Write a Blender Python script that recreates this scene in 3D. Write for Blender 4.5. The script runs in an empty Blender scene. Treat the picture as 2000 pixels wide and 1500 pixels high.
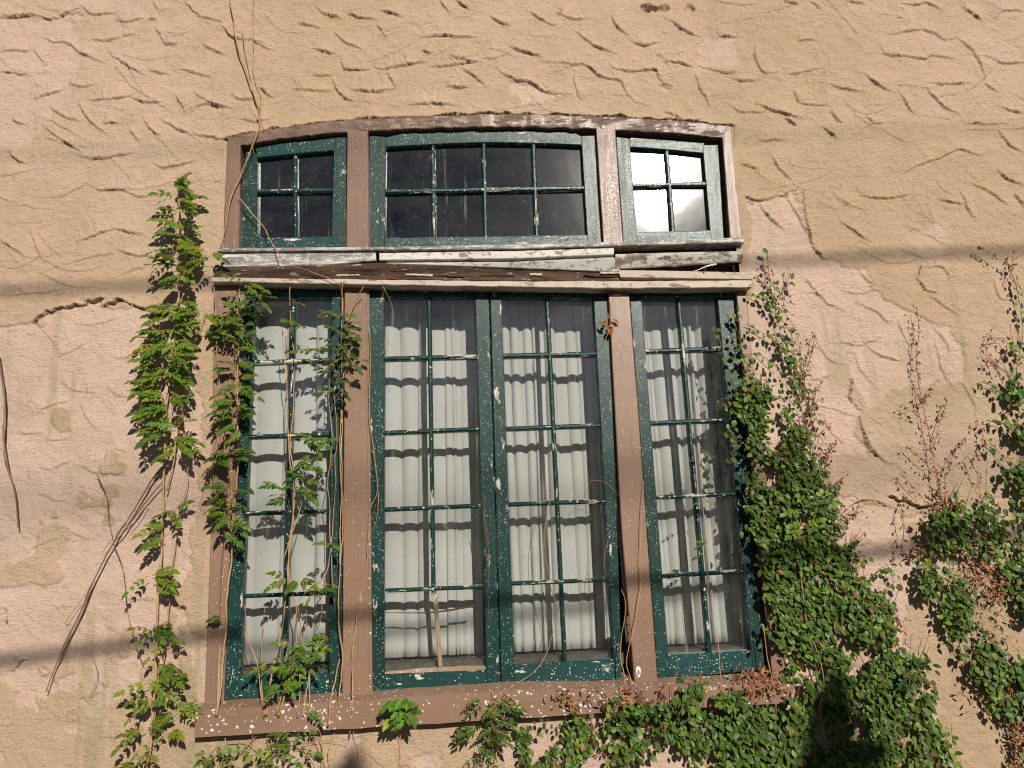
import bpy, math, random
import numpy as np

random.seed(7)
RNG = np.random.default_rng(11)
scene = bpy.context.scene

# ------------------------------------------------------------------ camera
F_PX, W_PX, H_PX = 1560.0, 2000.0, 1500.0
YAW, PITCH, ROLL = math.radians(3.309), math.radians(12.04), math.radians(-2.343)
DIST = 2.9
cp, sp_ = math.cos(PITCH), math.sin(PITCH)
cy_, sy_ = math.cos(YAW), math.sin(YAW)
FWD = np.array([sy_ * cp, cy_ * cp, sp_])
R0 = np.array([cy_, -sy_, 0.0])
U0 = np.cross(R0, FWD)
RIGHT = math.cos(ROLL) * R0 + math.sin(ROLL) * U0
UP = -math.sin(ROLL) * R0 + math.cos(ROLL) * U0
CAM = np.array([0.0, -DIST, 0.0])

from mathutils import Matrix
cam_data = bpy.data.cameras.new("camera")
cam = bpy.data.objects.new("camera", cam_data)
scene.collection.objects.link(cam)
m = Matrix.Identity(4)
for i in range(3):
    m[i][0], m[i][1], m[i][2], m[i][3] = RIGHT[i], UP[i], -FWD[i], CAM[i]
cam.matrix_world = m
cam_data.sensor_fit = 'HORIZONTAL'
cam_data.sensor_width = 36.0
cam_data.lens = 36.0 * F_PX / W_PX
cam_data.clip_start = 0.05
cam_data.clip_end = 500.0
scene.camera = cam

# ------------------------------------------------------------------ light
SUN = np.array([0.2374, -0.8654, 0.4413]); SUN /= np.linalg.norm(SUN)
SUN_EL = math.asin(SUN[2])
world = bpy.data.worlds.new("World")
scene.world = world
world.use_nodes = True
wn = world.node_tree
bg = wn.nodes.get("Background") or wn.nodes.new("ShaderNodeBackground")
sky = wn.nodes.new("ShaderNodeTexSky")
sky.sky_type = 'NISHITA'
sky.sun_disc = False
sky.sun_elevation = SUN_EL
sky.sun_rotation = math.atan2(SUN[0], SUN[1])
wn.links.new(sky.outputs[0], bg.inputs[0])
bg.inputs[1].default_value = 0.05
sky.air_density = 0.55
sky.dust_density = 0.25
sky.ozone_density = 1.5
sun_data = bpy.data.lights.new("sun", 'SUN')
sun_data.energy = 4.9
sun_data.angle = math.radians(0.53)
sun_data.color = (1.0, 0.93, 0.82)
sun = bpy.data.objects.new("sun", sun_data)
scene.collection.objects.link(sun)
from mathutils import Vector
sun.rotation_euler = Vector(SUN).to_track_quat('Z', 'Y').to_euler()
sun.location = (3, -8, 6)
scene.view_settings.view_transform = 'Standard'
scene.view_settings.look = 'None'
scene.view_settings.exposure = 0.06
scene.cycles.filter_width = 1.15
scene.view_settings.gamma = 1.0

# ------------------------------------------------------------------ helpers
def P(px, py, y=0.0):
    """Point of the plane y=const (metres) that the photograph shows at this pixel."""
    a = (px - W_PX / 2) / F_PX
    b = -(py - H_PX / 2) / F_PX
    d = a * RIGHT + b * UP + FWD
    t = (DIST + y) / d[1]
    return CAM + d * t

def to_px(x, y, z):
    v0, v1, v2 = x - CAM[0], y - CAM[1], z - CAM[2]
    r = v0 * RIGHT[0] + v1 * RIGHT[1] + v2 * RIGHT[2]
    u = v0 * UP[0] + v1 * UP[1] + v2 * UP[2]
    f = v0 * FWD[0] + v1 * FWD[1] + v2 * FWD[2]
    return W_PX / 2 + F_PX * r / f, H_PX / 2 - F_PX * u / f

def _hash(ix, iy, seed):
    n = (ix.astype(np.int64) * 374761393 + iy.astype(np.int64) * 668265263 + seed * 1442695041) & 0x7fffffff
    n = ((n ^ (n >> 13)) * 1274126177) & 0x7fffffff
    n = n ^ (n >> 16)
    return (n & 0xffff) / 65535.0

def vnoise(x, y, seed=0):
    x = np.asarray(x, float); y = np.asarray(y, float)
    ix = np.floor(x); iy = np.floor(y)
    fx = x - ix; fy = y - iy
    fx = fx * fx * (3 - 2 * fx); fy = fy * fy * (3 - 2 * fy)
    a = _hash(ix, iy, seed); b = _hash(ix + 1, iy, seed)
    c = _hash(ix, iy + 1, seed); d = _hash(ix + 1, iy + 1, seed)
    return (a + (b - a) * fx) * (1 - fy) + (c + (d - c) * fx) * fy

def fbm(x, y, seed=0, octv=4):
    s = 0; a = 0.5; t = 0
    for k in range(octv):
        s = s + a * vnoise(x * 2 ** k, y * 2 ** k, seed + 17 * k); t += a; a *= 0.5
    return s / t

def link(o, parent=None):
    scene.collection.objects.link(o)
    if parent is not None:
        o.parent = parent
        o.matrix_parent_inverse = parent.matrix_world.inverted() if False else Matrix.Translation(-Vector(parent_loc(parent)))
    return o

def parent_loc(p):
    l = Vector((0, 0, 0))
    while p is not None:
        l += p.location
        p = p.parent if p.parent is not None and False else None
    return l

def tag(o, label=None, cat=None, group=None, kind=None):
    if label: o["label"] = label
    if cat: o["category"] = cat
    if group: o["group"] = group
    if kind: o["kind"] = kind
    return o

def thing(name, label, cat, loc=(0, 0, 0), group=None):
    o = bpy.data.objects.new(name, None)
    o.empty_display_size = 0.1
    o.location = tuple(float(v) for v in loc)
    scene.collection.objects.link(o)
    return tag(o, label, cat, group)

class MB:
    """Collects faces, builds one mesh object in world coordinates."""
    def __init__(self):
        self.v = []; self.f = []; self.mi = []; self.col = []
        self.usecol = False
    def add(self, verts, faces, mi=0, col=None):
        n = len(self.v)
        self.v.extend([tuple(map(float, p)) for p in verts])
        self.f.extend([tuple(n + i for i in q) for q in faces])
        self.mi.extend([mi] * len(faces))
        if col is not None: self.usecol = True
        self.col.extend([col or (1, 1, 1)] * len(verts))
    def build(self, name, mats, parent=None, smooth=False):
        me = bpy.data.meshes.new(name)
        me.from_pydata(self.v, [], self.f)
        if not isinstance(mats, (list, tuple)): mats = [mats]
        for mt in mats: me.materials.append(mt)
        me.polygons.foreach_set("material_index", np.array(self.mi, np.int32))
        if smooth: me.polygons.foreach_set("use_smooth", np.ones(len(self.f), bool))
        if self.usecol:
            at = me.attributes.new("tint", 'FLOAT_COLOR', 'POINT')
            c = np.ones((len(self.v), 4), np.float32); c[:, :3] = np.array(self.col, np.float32)
            at.data.foreach_set("color", c.ravel())
        me.update()
        o = bpy.data.objects.new(name, me)
        scene.collection.objects.link(o)
        if parent is not None:
            o.parent = parent
            base = Vector((0, 0, 0)); q = parent
            while q is not None:
                base += Vector(q.location); q = q.parent
            me.transform(Matrix.Translation(-base))
        return o

def resample(pts, n):
    pts = np.array(pts, float)
    if len(pts) == 1: pts = np.repeat(pts, 2, 0)
    seg = np.linalg.norm(np.diff(pts, axis=0), axis=1)
    s = np.concatenate([[0], np.cumsum(seg)])
    t = np.linspace(0, s[-1], n)
    return np.stack([np.interp(t, s, pts[:, k]) for k in range(pts.shape[1])], 1)

def smooth_line(pts, n):
    """Catmull-Rom through the points, resampled to n points."""
    p = np.array(pts, float)
    if len(p) < 3: return resample(p, n)
    q = np.vstack([2 * p[0] - p[1], p, 2 * p[-1] - p[-2]])
    out = []
    for i in range(1, len(q) - 2):
        for t in np.linspace(0, 1, 8, endpoint=False):
            out.append(0.5 * ((2 * q[i]) + (-q[i - 1] + q[i + 1]) * t + (2 * q[i - 1] - 5 * q[i] + 4 * q[i + 1] - q[i + 2]) * t * t
                              + (-q[i - 1] + 3 * q[i] - 3 * q[i + 1] + q[i + 2]) * t ** 3))
    out.append(p[-1])
    return resample(out, n)

_seed = [0]
def strip(mb, A, B, y0, y1, ch=0.002, jit=0.0, n=None, mi=0, yb=None, pix=True, jitf=30.0):
    """A board between two edges (pixel polylines on its front plane), from front y0 (yb at edge B) back to y1."""
    yb = y0 if yb is None else yb
    if pix:
        A = [P(a, b, y0) for a, b in A]; B = [P(a, b, yb) for a, b in B]
    ln = np.linalg.norm(np.array(A[-1]) - np.array(A[0]))
    if n is None: n = max(2, int(ln / 0.025)) if (jit > 0 or len(A) > 2) else 2
    A = resample(A, n); B = resample(B, n)
    if jit > 0:
        d = B - A; d /= np.linalg.norm(d, axis=1)[:, None] + 1e-9
        t = np.linspace(0, ln, n)
        for E, sg in ((A, 1), (B, 2)):
            _seed[0] += 1
            j = (fbm(t * jitf, np.full(n, 3.3), _seed[0], 3) - 0.5) * 2 * jit
            E += d * j[:, None]
        _seed[0] += 1
        yj = (fbm(t * jitf * 0.5, np.full(n, 1.3), _seed[0], 2) - 0.5) * 1.2 * jit
        A[:, 1] += yj; B[:, 1] += yj
    d = B - A; w = np.linalg.norm(d, axis=1)[:, None]; d = d / (w + 1e-9)
    c = np.minimum(ch, 0.45 * w)
    V = []
    for i in range(n):
        a, b, di, ci = A[i], B[i], d[i], c[i]
        ab = np.array([a[0], y1, a[2]]); bb = np.array([b[0], y1, b[2]])
        off = np.array([0, min(float(ci[0]), abs(y1 - a[1]) * 0.6), 0])
        V += [ab, a + off, a + di * ci, b - di * ci, b + off, bb]
    Fc = []
    for i in range(n - 1):
        for k in range(6):
            k2 = (k + 1) % 6
            Fc.append((6 * i + k, 6 * i + k2, 6 * i + 6 + k2, 6 * i + 6 + k))
    Fc.append(tuple(range(5, -1, -1))); Fc.append(tuple(6 * (n - 1) + k for k in range(6)))
    mb.add(V, Fc, mi)

def tube(mb, pts, r0, r1=None, sides=6, n=None, wob=0.0, mi=0, col=None, knots=False):
    r1 = r0 if r1 is None else r1
    pts = np.array(pts, float)
    ln = np.sum(np.linalg.norm(np.diff(pts, axis=0), axis=1))
    n = n or max(4, int(ln / 0.018))
    c = smooth_line(pts, n)
    if wob > 0:
        t = np.linspace(0, ln, n)
        for k in range(3):
            _seed[0] += 1
            c[:, k] += (fbm(t * 14, np.full(n, 5.1), _seed[0], 3) - 0.5) * 2 * wob * (0.5 if k == 1 else 1)
    tan = np.gradient(c, axis=0); tan /= np.linalg.norm(tan, axis=1)[:, None] + 1e-12
    ref = np.array([0.03, -1, 0.02])
    V = []; Fc = []
    _seed[0] += 1
    rj = 0.8 + 0.4 * vnoise(np.linspace(0, ln * 40, n), np.full(n, 2.2), _seed[0])
    for i in range(n):
        u = np.cross(tan[i], ref); u /= np.linalg.norm(u) + 1e-9
        w = np.cross(tan[i], u)
        r = (r0 + (r1 - r0) * i / (n - 1)) * rj[i]
        for s in range(sides):
            a = 2 * math.pi * s / sides
            V.append(c[i] + r * (math.cos(a) * u + math.sin(a) * w))
    for i in range(n - 1):
        for s in range(sides):
            s2 = (s + 1) % sides
            Fc.append((i * sides + s, i * sides + s2, (i + 1) * sides + s2, (i + 1) * sides + s))
    Fc.append(tuple(range(sides - 1, -1, -1))); Fc.append(tuple((n - 1) * sides + s for s in range(sides)))
    mb.add(V, Fc, mi, col)
    return c

def box(mb, x0, x1, y0, y1, z0, z1, mi=0):
    V = [(x0, y0, z0), (x1, y0, z0), (x1, y1, z0), (x0, y1, z0), (x0, y0, z1), (x1, y0, z1), (x1, y1, z1), (x0, y1, z1)]
    mb.add(V, [(0, 3, 2, 1), (4, 5, 6, 7), (0, 1, 5, 4), (1, 2, 6, 5), (2, 3, 7, 6), (3, 0, 4, 7)], mi)

# ------------------------------------------------------------------ materials
class NT:
    def __init__(self, name):
        self.m = bpy.data.materials.new(name); self.m.use_nodes = True
        self.t = self.m.node_tree; self.t.nodes.clear()
        self.out = self.t.nodes.new("ShaderNodeOutputMaterial")
    def n(self, typ, **kw):
        nd = self.t.nodes.new(typ)
        for k, v in kw.items():
            if k.startswith("_"): setattr(nd, k[1:], v)
            else:
                key = int(k[1:]) if k[0] == 'i' and k[1:].isdigit() else k
                self.set(nd.inputs[key], v)
        return nd
    def set(self, sock, v):
        if hasattr(v, "bl_idname") or hasattr(v, "is_output"):
            self.t.links.new(v.outputs[0] if hasattr(v, "outputs") else v, sock)
        else:
            if isinstance(v, tuple) and len(v) == 3 and sock.type == 'RGBA': v = v + (1,)
            sock.default_value = v
    def coord(self, scale=(1, 1, 1)):
        c = self.n("ShaderNodeTexCoord")
        mp = self.n("ShaderNodeMapping"); self.t.links.new(c.outputs["Object"], mp.inputs[0])
        mp.inputs["Scale"].default_value = scale
        return mp
    def noise(self, vec, scale, detail=4, rough=0.6, dist=0.0):
        return self.n("ShaderNodeTexNoise", Vector=vec, Scale=scale, Detail=detail, Roughness=rough, Distortion=dist)
    def ramp(self, fac, a, b):
        return self.n("ShaderNodeMapRange", Value=fac, **{"From Min": a, "From Max": b})
    def math(self, op, a, b=0.0, clamp=False):
        nd = self.n("ShaderNodeMath", _operation=op, i0=a, i1=b); nd.use_clamp = clamp
        return nd
    def mix(self, fac, a, b, blend='MIX'):
        nd = self.t.nodes.new("ShaderNodeMix"); nd.data_type = 'RGBA'; nd.blend_type = blend
        self.set(nd.inputs[0], fac); self.set(nd.inputs[6], a); self.set(nd.inputs[7], b)
        return nd.outputs[2]
    def bump(self, h, strength=1.0, dist=0.002, normal=None):
        nd = self.n("ShaderNodeBump", Height=h, Strength=strength, Distance=dist)
        if normal is not None: self.set(nd.inputs["Normal"], normal)
        return nd
    def bsdf(self, **kw):
        b = self.n("ShaderNodeBsdfPrincipled")
        for k, v in kw.items(): self.set(b.inputs[k.replace("_", " ")], v)
        self.t.links.new(b.outputs[0], self.out.inputs[0])
        return b

def specks(N, vec, scale, size, dens, wob=0.55):
    """White splatter: 0/1 mask of irregular dots."""
    nz = N.noise(vec, scale * 1.6, 2)
    off = N.n("ShaderNodeVectorMath", _operation='MULTIPLY_ADD', i0=nz.outputs["Color"], i1=(wob / scale,) * 3, i2=vec)
    vo = N.n("ShaderNodeTexVoronoi", Vector=off, Scale=scale, Randomness=1.0)
    sep = N.n("ShaderNodeSeparateColor", Color=vo.outputs["Color"])
    keep = N.math('LESS_THAN', sep.outputs[0], dens)
    rad = N.math('MULTIPLY', N.math('POWER', sep.outputs[1], 2.2), size)
    rad = N.math('ADD', rad, 0.06)
    inside = N.math('LESS_THAN', vo.outputs["Distance"], rad)
    return N.math('MULTIPLY', keep, inside)

def paint(name, col, col2, grain, dens=0.4, chip=0.0, rough=0.25, speck=0.30, chipcol=(0.62, 0.58, 0.50), grain_amt=0.5, spec=0.28, sc=1.0):
    N = NT(name)
    g = (70, 70, 5) if grain == 'v' else (5, 70, 70)
    vec = N.coord(); gv = N.coord(g)
    big = N.noise(vec, 3.0, 3)
    c = N.mix(N.ramp(big, 0.35, 0.65), col, col2)
    gn = N.noise(gv, 1.0, 5, 0.65)
    dark = tuple(v * 0.6 for v in col)
    c = N.mix(N.math('MULTIPLY', N.ramp(gn, 0.55, 0.75), grain_amt), c, dark)
    # density of splatter varies in patches
    dm = N.ramp(N.noise(vec, 4.2, 2), 0.35, 0.7)
    d = N.math('MULTIPLY', dm, dens)
    s1 = specks(N, vec, 88 * sc, speck * 1.1, N.math('ADD', d, dens * 0.25), 0.95)
    s2 = specks(N, vec, 200 * sc, speck * 1.15, N.math('ADD', N.math('MULTIPLY', d, 0.45), dens * 0.10))
    s = N.math('MAXIMUM', s1, s2)
    if chip > 0:
        cv = N.coord((28, 60, 9) if grain == 'v' else (9, 60, 28))
        cn = N.noise(cv, 1.0, 5, 0.7)
        ch = N.n("ShaderNodeMapRange", Value=cn, **{"From Min": 0.70 - chip * 0.42, "From Max": 0.712 - chip * 0.42})
        wood = N.mix(N.ramp(N.noise(gv, 1.5, 3), 0.4, 0.62), chipcol, tuple(v * 0.55 for v in chipcol))
        c = N.mix(ch, c, wood)
        s = N.math('MAXIMUM', s, ch)
    c = N.mix(N.math('MAXIMUM', s1, s2), c, (0.62, 0.60, 0.55))
    fine = N.noise(vec, 230, 3)
    h = N.math('ADD', N.math('MULTIPLY', gn, 0.55), N.math('MULTIPLY', fine, 0.5))
    h = N.math('ADD', h, N.math('MULTIPLY', s, 0.5))
    bp = N.bump(h, 0.45, 0.0022)
    rg = N.math('ADD', N.math('MULTIPLY', s, 0.35), rough)
    rg = N.math('ADD', rg, N.math('MULTIPLY', N.ramp(gn, 0.4, 0.8), 0.15))
    rg = N.math('ADD', rg, N.math('MULTIPLY', N.ramp(fine, 0.48, 0.6), 0.22))
    b = N.bsdf(Base_Color=c, Roughness=rg, Normal=bp)
    b.inputs["Specular IOR Level"].default_value = spec
    return N.m

GREEN = (0.0065, 0.032, 0.026); GREEN2 = (0.0085, 0.042, 0.037)
BROWN = (0.250, 0.155, 0.105); BROWN2 = (0.215, 0.130, 0.088)
M = {}
M['green_v'] = paint("green_paint_upright", GREEN, GREEN2, 'v', 0.62, 0.14)
M['green_h'] = paint("green_paint_level", GREEN2, (0.011, 0.052, 0.051), 'h', 0.50, 0.16)
M['bar_v'] = paint("green_bar_upright", GREEN, GREEN2, 'v', 0.50, 0.25, speck=0.30)
M['bar_h'] = paint("green_bar_level", GREEN, GREEN2, 'h', 0.50, 0.31, speck=0.30)
M['brown_v'] = paint("brown_paint_upright", BROWN, BROWN2, 'v', 0.62, 0.13, speck=0.27, grain_amt=0.85, chipcol=(0.36, 0.27, 0.20))
M['brown_h'] = paint("brown_paint_level", BROWN, BROWN2, 'h', 0.62, 0.06, speck=0.36, grain_amt=0.7, sc=0.72)
M['brown_old'] = paint("brown_weathered", (0.225, 0.135, 0.095), (0.17, 0.10, 0.075), 'v', 0.16, 0.18, chipcol=(0.33, 0.25, 0.19), grain_amt=0.9)
M['brown_head'] = paint("brown_weathered_head", (0.225, 0.140, 0.100), (0.15, 0.09, 0.065), 'h', 0.2, 0.46, chipcol=(0.17, 0.12, 0.09), grain_amt=1.0)
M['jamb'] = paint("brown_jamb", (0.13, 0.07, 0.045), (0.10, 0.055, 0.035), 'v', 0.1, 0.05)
M['bare'] = paint("bare_wood_bar", (0.33, 0.24, 0.16), (0.20, 0.12, 0.07), 'v', 0.05, 0.30, rough=0.7, grain_amt=1.0)

def white_wood(name, dirt=0.5, base=(0.66, 0.64, 0.60), under=(0.30, 0.21, 0.15), chips=0.2):
    N = NT(name)
    vec = N.coord(); gv = N.coord((7, 60, 60))
    gn = N.noise(gv, 1.0, 6, 0.7)
    blot = N.noise(N.coord((34, 60, 60)), 1.0, 7, 0.8)
    mk = N.math('MULTIPLY', N.ramp(gn, 0.40, 0.52), N.ramp(blot, 0.62 - dirt * 0.20, 0.68 - dirt * 0.18))
    c = N.mix(N.math('MULTIPLY', mk, 0.9), base, (0.10, 0.075, 0.06))
    c = N.mix(N.math('MULTIPLY', N.ramp(N.noise(vec, 5, 3), 0.4, 0.75), 0.35), c, (0.42, 0.36, 0.29))
    pe = N.noise(N.coord((11, 20, 24)), 1.0, 4, 0.6)
    pm = N.n("ShaderNodeMapRange", Value=pe, **{"From Min": 0.70 - chips * 0.3, "From Max": 0.715 - chips * 0.3})
    c = N.mix(pm, c, N.mix(N.ramp(gn, 0.4, 0.6), under, tuple(v * 0.5 for v in under)))
    h = N.math('SUBTRACT', N.math('MULTIPLY', gn, 0.6), N.math('ADD', N.math('MULTIPLY', mk, 0.5), N.math('MULTIPLY', pm, 0.6)))
    N.bsdf(Base_Color=c, Roughness=0.6, Normal=N.bump(h, 0.7, 0.003))
    return N.m
M['white_a'] = white_wood("white_board_grimy", 0.95, (0.55, 0.54, 0.53), chips=0.1)
M['white_b'] = white_wood("white_board", 0.45, (0.58, 0.55, 0.50), chips=0.22)
M['white_c'] = white_wood("white_board_peeling", 0.5, (0.58, 0.53, 0.46), chips=0.55)
M['white_d'] = white_wood("weathered_plank", 0.3, (0.47, 0.385, 0.305), chips=0.3)

def rot_wood():
    N = NT("rotten_wood")
    gv = N.coord((10, 70, 70)); vec = N.coord()
    gn = N.noise(gv, 1.0, 7, 0.75)
    c = N.mix(N.ramp(gn, 0.35, 0.68), (0.016, 0.008, 0.005), (0.155, 0.080, 0.042))
    pm = N.ramp(N.noise(N.coord((14, 30, 40)), 1.0, 4), 0.62, 0.66)
    c = N.mix(N.math('MULTIPLY', pm, 0.8), c, (0.5, 0.43, 0.35))
    N.bsdf(Base_Color=c, Roughness=0.85, Normal=N.bump(N.math('ADD', gn, N.math('MULTIPLY', N.noise(vec, 60, 5), 0.8)), 1.0, 0.008))
    return N.m
M['rot'] = rot_wood()

def plain(name, col, rough=0.7, var=0.3, scale=20, bump=0.3, metal=0.0):
    N = NT(name); vec = N.coord()
    nz = N.noise(vec, scale, 5)
    c = N.mix(N.ramp(nz, 0.3, 0.7), tuple(v * (1 - var) for v in col), tuple(min(1, v * (1 + var)) for v in col))
    N.bsdf(Base_Color=c, Roughness=rough, Metallic=metal, Normal=N.bump(nz, bump, 0.003))
    return N.m
M['rust'] = plain("rusty_iron", (0.14, 0.075, 0.045), 0.75, 0.4, 160)
M['dark_wood'] = plain("dark_inner_board", (0.075, 0.065, 0.05), 0.8, 0.5, 40)
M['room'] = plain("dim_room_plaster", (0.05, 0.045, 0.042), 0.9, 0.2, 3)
M['asphalt'] = plain("street_asphalt", (0.055, 0.053, 0.050), 0.9, 0.3, 30)
M['cable'] = plain("black_rubber", (0.012, 0.012, 0.012), 0.6, 0.2, 40)
M['bark'] = plain("grey_bark", (0.14, 0.10, 0.07), 0.9, 0.4, 30)
M['putty'] = plain("white_filler", (0.7, 0.68, 0.62), 0.7, 0.1, 80)

def stem_mat(name, a, b):
    N = NT(name); vec = N.coord((60, 60, 12))
    c = N.mix(N.ramp(N.noise(vec, 1.0, 4), 0.35, 0.65), a, b)
    N.bsdf(Base_Color=c, Roughness=0.6, Normal=N.bump(N.noise(vec, 2.0, 3), 0.4, 0.002))
    return N.m
M['stem'] = stem_mat("tan_vine_bark", (0.52, 0.31, 0.14), (0.36, 0.20, 0.09))
M['stem_red'] = stem_mat("reddish_twig", (0.16, 0.065, 0.04), (0.24, 0.10, 0.06))
M['stem_dark'] = stem_mat("dark_dead_vine", (0.13, 0.075, 0.055), (0.24, 0.14, 0.09))

def leaf_mat(name, rough=0.42, trans=0.28):
    N = NT(name)
    at = N.n("ShaderNodeAttribute", _attribute_name="tint")
    vec = N.coord()
    nz = N.noise(vec, 140, 3)
    c = N.mix(N.math('MULTIPLY', N.ramp(nz, 0.3, 0.7), 0.35), at.outputs["Color"], N.mix(1.0, at.outputs["Color"], (0.55, 0.6, 0.6), 'MULTIPLY'))
    b = N.n("ShaderNodeBsdfPrincipled")
    N.set(b.inputs["Base Color"], c); b.inputs["Roughness"].default_value = rough; b.inputs["Specular IOR Level"].default_value = 0.25
    N.set(b.inputs["Normal"], N.bump(nz, 0.25, 0.002))
    tr = N.n("ShaderNodeBsdfTranslucent")
    N.set(tr.inputs[0], N.mix(1.0, c, (1.35, 1.5, 0.6), 'MULTIPLY'))
    mx = N.n("ShaderNodeMixShader", i0=trans)
    N.t.links.new(b.outputs[0], mx.inputs[1]); N.t.links.new(tr.outputs[0], mx.inputs[2])
    N.t.links.new(mx.outputs[0], N.out.inputs[0])
    return N.m
M['leaf'] = leaf_mat("leaf_green")
M['dryleaf'] = leaf_mat("leaf_dry", 0.8, 0.1)

def cloth_mat():
    N = NT("white_curtain_cloth"); vec = N.coord()
    w = N.noise(N.coord((400, 400, 60)), 1.0, 2)
    st = N.ramp(N.noise(vec, 9, 5), 0.52, 0.8)
    c = N.mix(N.math('MULTIPLY', st, 0.35), (0.555, 0.535, 0.515), (0.37, 0.345, 0.305))
    sp = specks(N, vec, 60, 0.12, 0.25)
    c = N.mix(N.math('MULTIPLY', sp, 0.6), c, (0.35, 0.33, 0.3))
    b = N.n("ShaderNodeBsdfDiffuse", Color=c, Normal=N.bump(w, 0.2, 0.001))
    tr = N.n("ShaderNodeBsdfTranslucent", Color=c)
    mx = N.n("ShaderNodeMixShader", i0=0.1)
    N.t.links.new(b.outputs[0], mx.inputs[1]); N.t.links.new(tr.outputs[0], mx.inputs[2])
    N.t.links.new(mx.outputs[0], N.out.inputs[0])
    return N.m
M['cloth'] = cloth_mat()

def glass_mat(name, dust=0.05):
    N = NT(name); vec = N.coord()
    wav = N.noise(vec, 7, 2)
    bp = N.bump(wav, 0.10, 0.004)
    gl = N.n("ShaderNodeBsdfGlossy", Color=(1, 1, 1), Roughness=0.075, Normal=bp)
    tr = N.n("ShaderNodeBsdfTransparent", Color=(0.90, 0.92, 0.91))
    fr = N.n("ShaderNodeFresnel", IOR=1.5)
    f2 = N.math('MULTIPLY', fr, 1.9, True)
    m1 = N.n("ShaderNodeMixShader", i0=f2)
    N.t.links.new(tr.outputs[0], m1.inputs[1]); N.t.links.new(gl.outputs[0], m1.inputs[2])
    # dust film, specks and run marks
    film = N.math('MULTIPLY', N.ramp(N.noise(vec, 6, 6, 0.7), 0.3, 0.8), dust)
    sp = specks(N, vec, 95, 0.16, 0.34)
    sp2 = specks(N, vec, 240, 0.2, 0.4)
    run = N.noise(N.coord((38, 1, 2.2)), 1.0, 5, 0.7)
    rm = N.math('MULTIPLY', N.ramp(run, 0.57, 0.70), N.math('MULTIPLY', N.ramp(N.noise(vec, 3.6, 2), 0.45, 0.62), 0.34))
    d = N.math('ADD', film, N.math('MULTIPLY', sp, 0.30))
    d = N.math('ADD', d, N.math('MULTIPLY', sp2, 0.17))
    d = N.math('ADD', d, rm, True)
    df = N.n("ShaderNodeBsdfDiffuse", Color=(0.62, 0.61, 0.58))
    m2 = N.n("ShaderNodeMixShader", i0=d)
    N.t.links.new(m1.outputs[0], m2.inputs[1]); N.t.links.new(df.outputs[0], m2.inputs[2])
    N.t.links.new(m2.outputs[0], N.out.inputs[0])
    return N.m
M['glass'] = glass_mat("dusty_window_glass", 0.045)
Nb = NT("glass_back"); tb = Nb.n("ShaderNodeBsdfTransparent", Color=(0.98, 0.99, 0.985)); Nb.t.links.new(tb.outputs[0], Nb.out.inputs[0])
M['glass_back'] = Nb.m

def stucco_mat():
    N = NT("trowelled_stucco")
    vec = N.coord()
    at = N.n("ShaderNodeAttribute", _attribute_name="pink")
    at2 = N.n("ShaderNodeAttribute", _attribute_name="stain")
    big = N.noise(vec, 1.6, 4)
    med = N.noise(vec, 9, 5, 0.65)
    tan = N.mix(N.ramp(big, 0.3, 0.7), (0.550, 0.385, 0.246), (0.610, 0.446, 0.300))
    tan = N.mix(N.math('MULTIPLY', N.ramp(med, 0.42, 0.7), 0.45), tan, (0.49, 0.350, 0.205))
    tan = N.mix(N.math('MULTIPLY', N.ramp(N.noise(vec, 19, 5, 0.7), 0.45, 0.68), 0.6), tan, (0.64, 0.445, 0.315))
    pink = N.mix(N.ramp(med, 0.3, 0.7), (0.740, 0.545, 0.445), (0.690, 0.490, 0.390))
    pink = N.mix(N.math('MULTIPLY', N.ramp(N.noise(vec, 4.5, 4), 0.5, 0.75), 0.5), pink, (0.60, 0.46, 0.375))
    c = N.mix(at.outputs["Fac"], tan, pink)
    c = N.mix(at2.outputs["Fac"], c, (0.43, 0.335, 0.20))
    fn = N.noise(vec, 150, 5, 0.7)
    c = N.mix(N.math('MULTIPLY', N.ramp(fn, 0.35, 0.75), 0.28), c, N.mix(1.0, c, (0.72, 0.66, 0.6), 'MULTIPLY'))
    # small chips where the top coat has flaked
    dk = specks(N, N.coord((80, 80, 130)), 1.0, 0.20, 0.30)
    c = N.mix(N.math('MULTIPLY', dk, 0.55), c, (0.20, 0.125, 0.07))
    sp = specks(N, vec, 34, 0.22, 0.10)
    c = N.mix(N.math('MULTIPLY', sp, 0.5), c, (0.60, 0.46, 0.36))
    gr = N.noise(N.coord((55, 95, 110)), 1.0, 7, 0.78)
    pits = N.n("ShaderNodeTexVoronoi", Vector=vec, Scale=120.0)
    pt = N.math('MULTIPLY', N.math('LESS_THAN', pits.outputs["Distance"], 0.34), N.ramp(N.noise(vec, 11, 3), 0.45, 0.62))
    h = N.math('SUBTRACT', N.math('ADD', gr, N.math('MULTIPLY', fn, 0.6)), N.math('MULTIPLY', pt, 0.9))
    N.bsdf(Base_Color=c, Roughness=0.92, Normal=N.bump(h, 1.0, 0.0095))
    N.out
    return N.m
M['stucco'] = stucco_mat()

# ------------------------------------------------------------------ ground, room
mb = MB()
g = 150.0
mb.add([(-g, -g, -1.6), (g, -g, -1.6), (g, g, -1.6), (-g, g, -1.6)], [(0, 1, 2, 3)])
ground = mb.build("ground", M['asphalt']); tag(ground, kind="structure")

OPEN = [(430, 1398), (428, 1000), (432, 560), (450, 474), (459, 278), (560, 262), (742, 240), (940, 234), (1080, 234), (1250, 242), (1413, 256),
        (1436, 466), (1448, 560), (1490, 1000), (1520, 1300), (1526, 1350)]
ow = np.array([P(a, b, 0.008)[[0, 2]] for a, b in OPEN])
ox0, ox1, oz0, oz1 = ow[:, 0].min(), ow[:, 0].max(), ow[:, 1].min(), ow[:, 1].max()

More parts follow.
